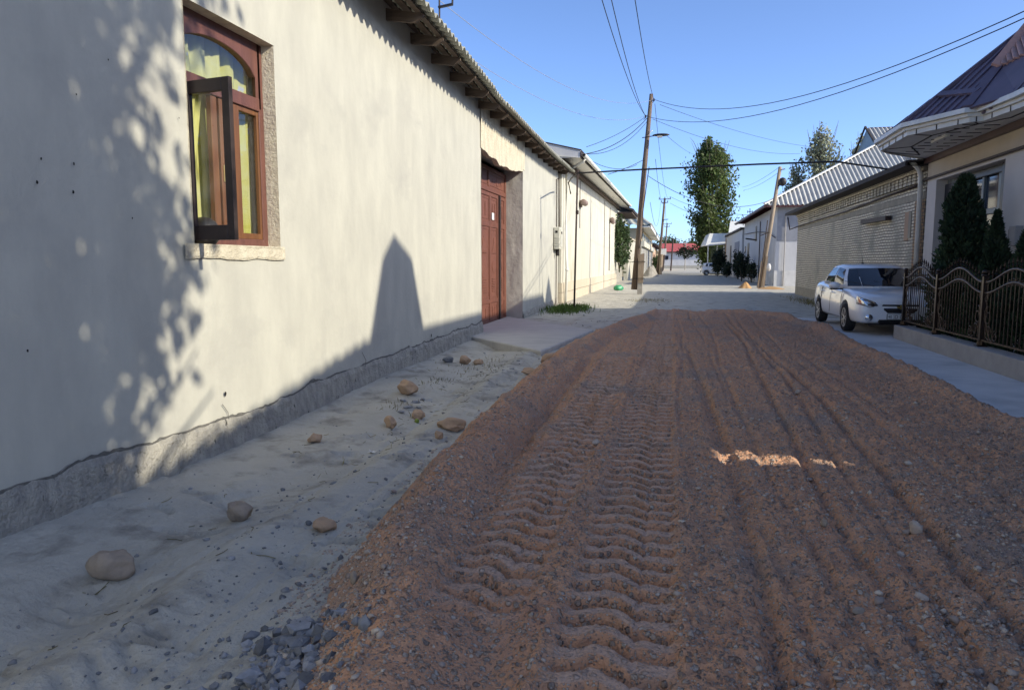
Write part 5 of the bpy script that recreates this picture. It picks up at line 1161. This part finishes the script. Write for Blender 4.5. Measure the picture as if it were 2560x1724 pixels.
# ------------------------------------------------------------------ poles, lamps and wires
pl1 = empty('utility_pole', (-1.7, 35.4, 0), 'tall leaning wooden utility pole with a street lamp, tied to a concrete stub', 'pole')
b = MB(); b.tube([(-1.80, 35.42, .22), (-1.62, 35.42, 2.9), (-1.42, 35.42, 6), (-1.17, 35.42, 9.35)], [.145, .13, .12, .085], 12); b.build('shaft', M['wood_pole'], pl1, smooth=True)
b = MB(); b.prism([(-1.64, 35.10, -.3), (-1.40, 35.10, -.3), (-1.40, 35.32, -.3), (-1.64, 35.32, -.3)], (.03, 0, 2.05)); b.build('concrete_stub', M['stub'], pl1, bevel=.02)
b = MB(); b.prism([(-1.62, 35.07, .55), (-1.36, 35.07, .55), (-1.33, 35.07, 1.95), (-1.60, 35.07, 1.9)], (0, .03, 0)); b.build('splint_board', M['wood_pole2'], pl1)
for z in (.75, 1.55):
    b = MB(); b.tube([(-1.92, 35.04, z), (-1.34, 35.03, z + .02), (-1.30, 35.5, z), (-1.62, 35.6, z), (-1.92, 35.5, z), (-1.92, 35.04, z)], .015, 5); b.build('tie_wire', M['wire'], pl1)
for x_, z_ in ((-1.08, 9.02), (-1.45, 8.28)):
    b = MB(); b.tube([(x_ - .06, 35.42, z_ - .08), (x_, 35.42, z_ - .05), (x_ + .03, 35.42, z_)], .014, 5); b.lathe([(.03, 0), (.05, .02), (.03, .06), (.045, .09), (.02, .13)], (x_ + .03, 35.42, z_), 'z', 8); b.build('insulator', M['black'], pl1)
b = MB(); b.tube([(-1.55, 35.3, 7.35), (-.95, 35.18, 7.40)], .022, 6); lm_ = b.build('lamp_arm', M['black'], pl1)
b = MB(); b.sphere((-.68, 35.15, 7.42), .40, 14, (1, .38, .17)); b.build('lamp_head', M['black'], lm_, smooth=True)
b = MB(); b.box(-.85, -.62, 35.0, 35.3, 7.32, 7.36); b.build('lamp_diffuser', M['whitepvc'], lm_)
b = MB(); b.tube([(-1.18, 35.3, 7.55), (-1.12, 35.3, 7.7), (-1.08, 35.3, 7.62)], .02, 5); b.build('bracket', M['whitepvc'], pl1)
b = MB(); b.tube([(-1.58, 35.27, 2.2), (-1.5, 35.25, 2.6), (-1.42, 35.25, 3.0), (-1.45, 35.26, 3.9), (-1.2, 35.27, 6)], .02, 5); b.build('cable', M['wire'], pl1)

def pole(loc, top, r0, r1, m, label, arms=((.35, .5),), name='utility_pole', grp=None):
    e = empty(name, loc, label, 'pole', grp); a, t_ = Vector(loc), Vector(top); b = MB(); b.tube([a, a.lerp(t_, .5) + Vector((r0 * .3, 0, 0)), t_], [r0, (r0 + r1) / 2, r1], 10); b.build('shaft', m, e, smooth=True)
    for dz, w_ in arms:
        c = t_ - Vector((0, 0, dz)); b = MB(); b.bar(c - Vector((w_, .12, 0)), c + Vector((w_, -.12, .03)), .08, .09); ar = b.build('crossarm', m, e)
        for s in (-1, 0, 1): b = MB(); b.lathe([(.03, 0), (.06, .05), (.02, .28)], c + Vector((s * w_ * .92, -.1, .05)), 'z', 6); b.build('insulator', M['black'], ar)
    return e
p2 = pole((-1.95, 96, 0), (-1.2, 96, 9.75), .2, .13, M['wood_pole'], 'second leaning wooden pole, by the grey sand heap', ((.15, .75), (.6, .4)))
b = MB(); b.tube([(-1.55, 95.8, 0), (-1.45, 95.8, 2.6)], .22, 8); b.build('stub', M['wood_pole2'], p2)
b = MB(); b.bar((-1.45, 95.8, 7.0), (-.7, 95.8, 7.05), .1, .08); b.build('lamp_arm', M['black'], p2)
pole((-1.95, 150, 0), (-1.3, 150, 9.4), .2, .13, M['wood_pole'], 'third and most distant wooden pole with a crossarm', ((.15, .9), (.7, .5)))
e_ = empty('sign_post', (-1.6, 132, 0), 'dark post carrying a small white sign near the far end', 'sign'); b = MB(); b.tube([(-1.75, 132, 0), (-1.6, 132, 3.3)], .09, 8); b.build('post', M['rust'], e_); b = MB(); b.box(-2.25, -1.15, 131.8, 131.86, 2.9, 4.0); b.build('sign_board', M['white'], e_)
b = MB(); b.tube([(-.35, 141, 0), (-.05, 141, 6.1)], .14, 8); tag(b.build('steel_post', M['rust']), 'dark bare steel post before the red roofed house', 'post')
b = MB(); b.tube([(2.55, 160, 0), (2.6, 160, 6.0)], .1, 8); tag(b.build('steel_post', M['stub']), 'thin pale post left of the white hatchback', 'post')
pr = pole((5.15, 46, 0), (6.08, 46, 7.15), .15, .10, M['wood_pole2'], 'pale leaning pole with a lamp at the corner of the grey house', ())
b = MB(); b.sphere((6.22, 45.8, 6.25), .26, 12, (.9, .6, 1)); b.build('lamp_head', M['black'], pr, smooth=True)
b = MB(); b.tube([(6.02, 45.9, 6.0), (6.2, 45.8, 6.3)], .03, 6); b.build('lamp_arm', M['black'], pr)
b = MB(); b.bar((5.95, 45.95, 6.95), (6.35, 45.9, 7.0), .06, .06); b.build('crossarm', M['wood_pole2'], pr)
b = MB(); b.bar((5.35, 45.7, 0), (5.5, 45.7, 1.9), .16, .12); b.bar((5.05, 45.7, 0), (5.22, 45.7, 1.6), .1, .1); b.build('stub', M['wood_pole2'], pr)
b = MB(); b.tube([(5.08, 45.4, 0), (5.42, 45.4, 4.0)], .035, 6); b.tube([(5.05, 45.4, 3.1), (5.55, 45.4, 3.3)], .03, 6); tag(b.build('steel_post', M['rust']), 'rusty steel rod with a cross bar leaning at the pale pole', 'post')
p = pt(1922, 668, y=45); b = MB(); b.sphere(p, .16, 10, (.8, .6, 1.5)); bg_ = tag(b.build('plastic_bag', M['plastic_white'], smooth=True), 'white plastic bag hanging on the pale leaning pole', 'bag')
p = pt(1546, 720, z=.12)
bm = bmesh.new(); bmesh.ops.create_icosphere(bm, subdivisions=3, radius=.26)
for v in bm.verts: v.co *= 1 + .3 * float(fbm(np.array(v.co.x * 9 + 3), np.array(v.co.y * 9 + v.co.z * 7), 3, 301)); v.co.z *= .7
me = bpy.data.meshes.new('plastic_bag'); bm.to_mesh(me); bm.free(); o = link('plastic_bag', me, M['plastic_green'], None, True); o.location = p; tag(o, 'crumpled green plastic bag lying by the pale house wall', 'bag')
# bracket mast on the left roof, television aerials on the right
e_ = empty('roof_mast', pt(1100, 60, y=13), 'steel mast with a crossarm standing on the left roof edge', 'mast'); a = pt(1099, 110, y=13); t_ = pt(1098, -60, y=13)
b = MB(); b.tube([a - Vector((0, 0, .4)), t_], .016, 6); b.build('mast', M['rust'], e_)
b = MB(); b.bar(pt(1096, 19, y=13), pt(1132, 11, y=13), .05, .035); b.build('crossarm', M['black'], e_)
b = MB(); b.tube([pt(1131, 12, y=13), pt(1132, -25, y=13)], .018, 6); b.build('insulator', M['black'], e_)
for k, (px, pb, ptop, wd, yy_, lb) in enumerate(((1875, 550, 521, 6, 75, 'larger television aerial with a bent crossbar above the maroon eave'), (1858, 552, 538, 4, 90, 'smaller television aerial left of the larger one'))):
    e_ = empty('aerial', pt(px, pb, y=yy_), lb, 'aerial'); b = MB(); b.tube([pt(px, pb + 12, y=yy_), pt(px, ptop, y=yy_)], .04, 5); b.tube([pt(px - wd, ptop + 8, y=yy_), pt(px + wd, ptop + 8, y=yy_)], .035, 5)
    for s in (-1, 1): b.tube([pt(px + s * wd, ptop + 5, y=yy_), pt(px + s * wd, ptop + 12, y=yy_)], .03, 5)
    b.build('rod', M['rust'], e_)

def wire(a, c, sag, label, r=.011, m='wire', n=22):
    a, c = Vector(a), Vector(c); b = MB(); P_ = []
    for i in range(n + 1): u = i / n; q = a.lerp(c, u); q.z -= sag * 4 * u * (1 - u); P_.append(q)
    b.tube(P_, r, 5); return tag(b.build('overhead_wire', M[m], smooth=True), label, 'wire', 'overhead wires')
T1, T2, T3 = Vector((-1.05, 35.42, 9.1)), Vector((-1.42, 35.42, 8.36)), Vector((-1.25, 35.4, 8.1))
wire(T1, pt(2640, -8, y=14), 1.0, 'upper of the two wires from the pole top to the purple roof side')
wire(T2, pt(2640, 10, y=14), .9, 'lower of the two wires from the pole top to the purple roof side')
wire(T2, pt(1490, -50, y=16), .35, 'left one of the pair running from the pole over the photographer')
wire(T2, pt(1517, -50, y=16), .35, 'right one of the pair running from the pole over the photographer')
wire(T1, pt(1580, -50, y=16), .25, 'wire running from the tip of the pole straight up over the street')
R2 = Vector((-3.25, 27.5, 5.55))
wire(T3 + Vector((0, 0, .35)), R2 + Vector((0, 0, .25)), .15, 'topmost of three service wires from pole to white gutter')
wire(T3 + Vector((-.1, 0, .15)), R2, .30, 'middle of three service wires from pole to white gutter', .016)
wire(T3 + Vector((-.1, 0, .0)), R2 - Vector((0, .3, .05)), .42, 'lowest of three service wires from pole to white gutter')
wire(pt(1452, 385, y=28), pt(1592, 412, y=35.3), .35, 'slack wire from the white gutter to the pole, below the service wires')
wire(pt(1520, 436, y=33), pt(1606, 401, y=35.3), .05, 'short wire rising to the pole just above the overhead pipe', .014)
P2 = Vector((-1.2, 96, 9.9))
for k, (a, d, sg, lb) in enumerate(((T1 + Vector((.05, 0, -.2)), Vector((.6, 0, 0)), 1.6, 'right of three wires running down the street to the second pole'), (T2 + Vector((.5, 0, -2)), Vector((0, 0, 0)), 1.4, 'middle of three wires running down the street to the second pole'), (T2 + Vector((.3, 0, -4)), Vector((-.5, 0, -.5)), 2.0, 'left of three wires running down the street to the second pole'))): wire(a, P2 + d, sg, lb)
wire(pt(1650, 262, y=35.4), pt(2035, 368, y=60), .3, 'upper wire slanting from pole top to the striped roof', .010)
wire(pt(1632, 298, y=35.4), pt(2000, 384, y=60), .5, 'second wire slanting from pole top to the striped roof', .010)
wire(pt(1662, 335, y=35.4), pt(1742, 388, y=90), .2, 'thin wire slanting from the street lamp towards the big poplar', .010)
wire(pt(1619, 439, y=35.4), pt(1935, 497, y=46), .9, 'thick slack wire from mid pole across to the pale leaning pole', .014)
wire(pt(1948, 418, y=46), pt(1855, 468, y=80), .2, 'upper wire from the pale leaning pole towards the big poplar')
wire(pt(1948, 430, y=46), pt(1860, 475, y=80), .2, 'lower wire from the pale leaning pole towards the big poplar')
wire(P2 + Vector((.7, 0, 0)), pt(1935, 535, y=72), .8, 'upper wire from the second pole across to the grey house', .018)
wire(P2 + Vector((.7, 0, -.8)), pt(1860, 552, y=90), .7, 'lower wire from the second pole across to the grey house', .018)
wire(T1, pt(1060, -30, y=14), .9, 'upper faint bare wire from pole top to the left roof', .007, 'wire2')
wire(T2, pt(1000, 20, y=14), .9, 'lower faint bare wire from pole top to the left roof', .007, 'wire2')
wire(P2, Vector((-1.3, 150, 9.5)), 1.2, 'wire from the second pole to the most distant pole', .02)

# ------------------------------------------------------------------ cars
def loft(rings, closed_ends=True):
    b = MB(); n = len(rings[0]); vs = [p for r in rings for p in r]
    fs = [(i * n + k, i * n + (k + 1) % n, (i + 1) * n + (k + 1) % n, (i + 1) * n + k) for i in range(len(rings) - 1) for k in range(n)]
    if closed_ends: fs += [tuple(range(n))[::-1], tuple((len(rings) - 1) * n + k for k in range(n))]
    return b.add(vs, fs)

def make_car(loc, rz, label, hatch=False, plate=True):
    car = empty('car', loc, label, 'car', None, rz)
    ST = [(-2.24, .42, .80, .66), (-2.17, .30, .97, .79), (-1.95, .25, 1.045, .835), (-1.35, .22, 1.055, .865), (-.6, .20, 1.01, .868), (.3, .20, .975, .868), (.95, .20, .955, .866), (1.45, .20, .915, .858), (1.85, .21, .86, .845), (2.08, .22, .80, .805), (2.20, .25, .73, .755), (2.245, .33, .63, .68)]
    if hatch: ST = [(-1.76, .42, .95, .66), (-1.70, .28, 1.05, .74), (-1.4, .22, 1.07, .79), (-.8, .20, 1.03, .80), (.2, .20, 1.0, .80), (.9, .20, .97, .79), (1.35, .21, .90, .77), (1.65, .22, .80, .70), (1.76, .3, .66, .58)]
    rings = []
    for x, zb, zt, w_ in ST:
        h = zt - zb
        half = [(0, zb), (w_ * .86, zb), (w_ * .975, zb + h * .10), (w_, zb + h * .30), (w_, zb + h * .52), (w_ * .985, zb + h * .66), (w_ * .965, zb + h * .80), (w_ * .91, zt - .035), (w_ * .80, zt), (w_ * .4, zt + .018), (0, zt + .022)]
        rings.append([(x, y, z) for y, z in half] + [(x, -y, z) for y, z in half[-2:0:-1]])
    bd = loft(rings).build('body', M['carpaint'], car, local=True)
    wb = 1.31 if not hatch else 1.17; wr = .305
    s_ = bd.modifiers.new('s', 'SUBSURF'); s_.levels = s_.render_levels = 2
    cb = MB()
    for x in (wb, -wb):
        for s in (-1, 1): cb.lathe([(.365, .52 * s), (.365, 1.2 * s)], (x, 0, .33), 'y', 36)
    cut = cb.build('cut', None, None, local=True); bo = bd.modifiers.new('b', 'BOOLEAN'); bo.object = cut; bo.operation = 'DIFFERENCE'; bo.solver = 'EXACT'
    dg = bpy.context.evaluated_depsgraph_get(); cut.parent = car; bpy.context.view_layer.update(); dg.update()
    me = bpy.data.meshes.new_from_object(bd.evaluated_get(dg)); bd.modifiers.clear(); bd.data = me; bpy.data.objects.remove(cut)
    me.materials.clear(); me.materials.append(M['carpaint']); me.polygons.foreach_set('use_smooth', [True] * len(me.polygons))
    es = bd.modifiers.new('e', 'EDGE_SPLIT'); es.split_angle = R(40)
    # cabin
    if not hatch:
        low = [(1.26, 0), (1.17, .46), (.92, .775), (-.05, .80), (-1.08, .79), (-1.55, .715), (-1.80, .42), (-1.86, 0)]; zl = [.965, .960, .955, .985, 1.03, 1.04, 1.05, 1.05]
        hi = [(.46, 0), (.41, .40), (.29, .59), (-.15, .63), (-.78, .62), (-1.08, .55), (-1.18, .3), (-1.21, 0)]; zh = [1.405, 1.40, 1.385, 1.43, 1.41, 1.375, 1.375, 1.38]; zc = 1.475
    else:
        low = [(1.15, 0), (1.06, .42), (.82, .70), (.0, .74), (-1.0, .73), (-1.52, .66), (-1.66, .4), (-1.69, 0)]; zl = [.97, .965, .96, 1.0, 1.05, 1.06, 1.06, 1.06]
        hi = [(.35, 0), (.30, .34), (.2, .52), (-.2, .555), (-.9, .545), (-1.36, .49), (-1.48, .3), (-1.5, 0)]; zh = [1.44, 1.435, 1.42, 1.46, 1.45, 1.43, 1.43, 1.435]; zc = 1.52
    def loop(P2, Z): q = [(x, y, z) for (x, y), z in zip(P2, Z)]; return q + [(x, -y, z) for x, y, z in q[-2:0:-1]]
    lo_, hi_ = loop(low, [z - .03 for z in zl]), loop(hi, zh); n = len(lo_)
    mid = [tuple(Vector(a).lerp(Vector(c), .5) + Vector((0, .022 * (1 if a[1] > .1 else -1 if a[1] < -.1 else 0), .01))) for a, c in zip(lo_, hi_)]
    cx_ = (hi[0][0] + hi[-1][0]) / 2
    inner = [(cx_ + (x - cx_) * .55, y * .5, zc - .004) for x, y, z in hi_]; edge = [(cx_ + (x - cx_) * .92, y * .9, z + .028) for x, y, z in hi_]
    b = loft([lo_, mid, hi_, edge, inner]); cab = b.build('cabin', M['carpaint'], car, smooth=True, local=True)
    def glasspatch(i0, i1, u0, u1, t0, t1, name, side=1, nu=8, nt=4, o=.008, m='carglass'):
        rows = []
        for a in range(nu + 1):
            u = i0 + u0 + (i1 - u1 - i0 - u0) * a / nu; k = int(math.floor(min(u, i1 - 1e-6))); f = u - k; row = []
            for c in range(nt + 1):
                t = t0 + (t1 - t0) * c / nt
                def P_(i):
                    A_, B_, C_ = Vector(lo_[i % n]), Vector(mid[i % n]), Vector(hi_[i % n]); return A_.lerp(B_, t * 2) if t < .5 else B_.lerp(C_, t * 2 - 1)
                p_ = P_(k).lerp(P_(k + 1), f); d = Vector((p_.x - cx_, p_.y * 1.6, .3)).normalized()
                row.append(p_ + d * o)
            rows.append(row)
        b = MB(); b.grid(rows); return b.build(name, M[m], car, smooth=True, local=True)
    glasspatch(-2, 2, .16, .16, .10, .93, 'windscreen', nu=16); glasspatch(5, 9, .4, .4, .2, .92, 'rear_window', nu=12)
    for s in (1, -1):
        if s == 1: a_, b_, c_ = (2, 3), (3, 4), (4, 5)
        else: a_, b_, c_ = (n - 3, n - 2), (n - 4, n - 3), (n - 5, n - 4)
        for (i0, i1), u0, u1, nm in ((a_, .14, .05, 'front_side_window'), (b_, .05, .10, 'rear_side_window'), ) + (((c_, .1, .4, 'quarter_window'),) if hatch else ()):
            if s == -1: u0, u1 = u1, u0
            glasspatch(i0, i1, u0, u1, .16, .90, nm)
    # wheels
    for x in (wb, -wb):
        for s in (1, -1):
            yy = (.775 if not hatch else .70) * s; c = (x, yy, wr)
            b = MB(); b.lathe([(.20, -.085 * s), (.285, -.10 * s), (.302, -.07 * s), (.305, 0), (.302, .07 * s), (.285, .10 * s), (.20, .088 * s)], c, 'y', 28); ty = b.build('wheel', M['tyre'], car, smooth=True, local=True)
            b = MB(); b.lathe([(.208, .02 * s), (.208, .094 * s), (.192, .094 * s), (.185, .03 * s)], c, 'y', 28); b.lathe([(.055, .03 * s), (.055, .088 * s), (.02, .092 * s)], c, 'y', 12)
            for k in range(10):
                a = 2 * math.pi * (k // 2) / 5 + (.16 if k % 2 else -.16); b.bar((c[0] + .04 * math.cos(a), c[1] + .075 * s, c[2] + .04 * math.sin(a)), (c[0] + .195 * math.cos(a * 1.0 + (.05 if k % 2 else -.05)), c[1] + .082 * s, c[2] + .195 * math.sin(a + (.05 if k % 2 else -.05))), .024, .03, (0, 1, 0))
            b.build('rim', M['alloy'], ty, smooth=False, local=True)
            b = MB(); b.lathe([(.19, .0), (.19, .02 * s)], c, 'y', 20); b.build('brake_disc', M['darkroof'], ty, local=True)
    # front
    if not hatch:
        def onbody(y, z, o=.012):                     # point on the nose surface
            best = None
            for i in range(4, len(ST) - 1):
                (xa, zba, zta, wa), (xb, zbb, ztb, wb_) = ST[i], ST[i + 1]
                for k in range(12):
                    f = k / 12; w_ = wa + (wb_ - wa) * f; zt_ = zta + (ztb - zta) * f; zb_ = zba + (zbb - zba) * f; x = xa + (xb - xa) * f
                    if abs(y) <= w_ * .985 and zb_ <= z <= zt_: best = x
            return Vector(((best if best else 2.1) + o, y, z))
        def patch(poly, name, m, o=.012, parent=None, cen=None):
            c = cen or (sum(p[0] for p in poly) / len(poly), sum(p[1] for p in poly) / len(poly)); b = MB(); rows = []
            m_ = []
            for i in range(len(poly)):
                a, c2 = Vector(poly[i]), Vector(poly[(i + 1) % len(poly)])
                m_ += [tuple(a.lerp(c2, t)) for t in (0, .25, .5, .75)]
            for q in (.02, .35, .7, 1.0): rows.append([onbody(c[0] + (y - c[0]) * q, c[1] + (z - c[1]) * q, o if q < 1 else o - .02) for y, z in m_] + [onbody(c[0] + (m_[0][0] - c[0]) * q, c[1] + (m_[0][1] - c[1]) * q, o if q < 1 else o - .02)])
            b.grid(rows); return b.build(name, m, parent or car, smooth=True, local=True)
        for s in (1, -1):
            hl = patch([(s * .80, .80), (s * .47, .685), (s * .43, .61), (s * .58, .57), (s * .80, .64)], 'headlight', M['chrome'], .014)
            p_ = onbody(s * .68, .68, .018); b = MB(); b.sphere(p_, .062, 12, (.5, 1, 1)); b.build('projector', M['lampglass'], hl, smooth=True, local=True)
            p_ = onbody(s * .54, .635, .016); b = MB(); b.sphere(p_, .04, 12, (.5, 1, 1)); b.build('projector', M['darkroof'], hl, smooth=True, local=True)
            p_ = onbody(s * .60, .365, .0); b = MB(); b.lathe([(.075, 0), (.072, .02), (.05, .012), (.045, .02), (.01, .024)], p_, 'x', 16); b.build('fog_lamp', M['chrome'], car, smooth=True, local=True)
            b = MB(); b.sphere((.80, s * .97, .985), .11, 12, (.75, 1.15, .72)); mi = b.build('mirror', M['carpaint'], car, smooth=True, local=True)
            b = MB(); b.box(.72, .88, min(s * .80, s * 1.07), max(s * .80, s * 1.07), .895, .925); b.build('mirror_foot', M['black'], mi, bevel=.01, local=True)
            for xd in (.12, -.92): b = MB(); b.box(xd - .09, xd + .09, s * .866 - .015, s * .866 + .015, .80, .825); b.build('door_handle', M['carpaint'], car, bevel=.006, local=True)
            b = MB()
            for xd in (.98, -.06, -1.02): b.bar((xd, s * .8715, .34), (xd, s * .864, .74), .006, .008); b.bar((xd, s * .864, .74), (xd, s * .83, .92), .006, .008)
            b.bar((.95, s * .8725, .30), (-1.0, s * .8725, .30), .008, .008); b.build('door_seam', M['darkroof'], car, local=True)
        gr_ = patch([(-.34, .535), (-.26, .46), (.26, .46), (.34, .535), (.33, .565), (-.33, .565)], 'grille', M['black'], .016)
        patch([(-.36, .605), (.36, .605), (.34, .64), (-.34, .64)], 'upper_grille', M['black'], .016)
        patch([(-.42, .28), (-.36, .235), (.36, .235), (.42, .28), (.40, .325), (-.40, .325)], 'lower_intake', M['black'], .016)
        p_ = onbody(0, .585, .03); b = MB(); b.prism([(p_.x, y, .585 + z) for y, z in ((-.085, .0), (-.065, -.022), (-.03, -.022), (-.022, -.04), (.022, -.04), (.03, -.022), (.085, -.022), (.085, .0), (.065, .022), (.03, .022), (.022, .04), (-.022, .04), (-.03, .022), (-.085, .022))], (.014, 0, 0)); b.build('badge', M['gold'], car, local=True)
        xq = onbody(0, .38, .03).x; b = MB(); b.box(xq - .01, xq + .012, -.265, .265, .335, .45); b.build('plate_frame', M['black'], car, bevel=.004, local=True)
        b = MB(); b.box(xq + .0125, xq + .016, -.255, .255, .343, .442); pt_ = b.build('number_plate', M['plate'], car, local=True)
        def txt(s, y, z, size):
            cu = bpy.data.curves.new('t', 'FONT'); cu.body = s; cu.size = size; cu.extrude = .001; cu.align_x = 'LEFT'; t_ = bpy.data.objects.new('t', cu); COL.objects.link(t_)
            d_ = bpy.context.evaluated_depsgraph_get(); me = bpy.data.meshes.new_from_object(t_.evaluated_get(d_)); bpy.data.objects.remove(t_)
            o = link('lettering', me, M['black'], pt_); o.rotation_euler = (R(90), 0, R(90)); o.location = (xq + .0175, y, z); me.materials.clear(); me.materials.append(M['black'])
        txt('40', -.245, .365, .075); txt('D 091', -.125, .358, .098)
        b = MB(); b.box(xq + .016, xq + .0175, -.137, -.133, .345, .44); b.build('plate_line', M['black'], pt_, local=True)
        b = MB(); b.bar((-.75, .0, 1.47), (-.80, 0, 1.50), .05, .02); b.tube([(-.77, 0, 1.50), (-.86, 0, 1.66)], .006, 5); b.build('antenna', M['black'], car, local=True)
        b = MB(); b.box(1.9, 2.2, -.6, .6, .21, .235); b.build('underlip', M['black'], car, local=True)
        for sy in (.35, -.25): b = MB(); b.bar((1.20, sy, .985), (.98, sy - .55, 1.09), .012, .01); b.build('wiper', M['black'], car, local=True)
    else:
        for s in (1, -1):
            b = MB(); b.box(-1.70, -1.60, s * .62 - .07, s * .62 + .07, .80, 1.02); b.build('tail_light', M['redroof'], car, bevel=.02, local=True)
            b = MB()
            for xd in (.85, -.1, -1.0): b.bar((xd, s * .806, .34), (xd, s * .79, .98), .006, .008)
            b.build('door_seam', M['darkroof'], car, local=True)
    return car
cf, cr_ = pt(2118, 830, z=0), pt(2053, 808, z=0)
yaw = math.atan2(-1, .02)
car = make_car((4.55, 18.4, 0.005), yaw, 'white four door saloon car parked on the concrete by the brick building')
make_car((5.15, 91, 0), R(0), 'small white hatchback parked side on, half hidden by a dark shrub', hatch=True)
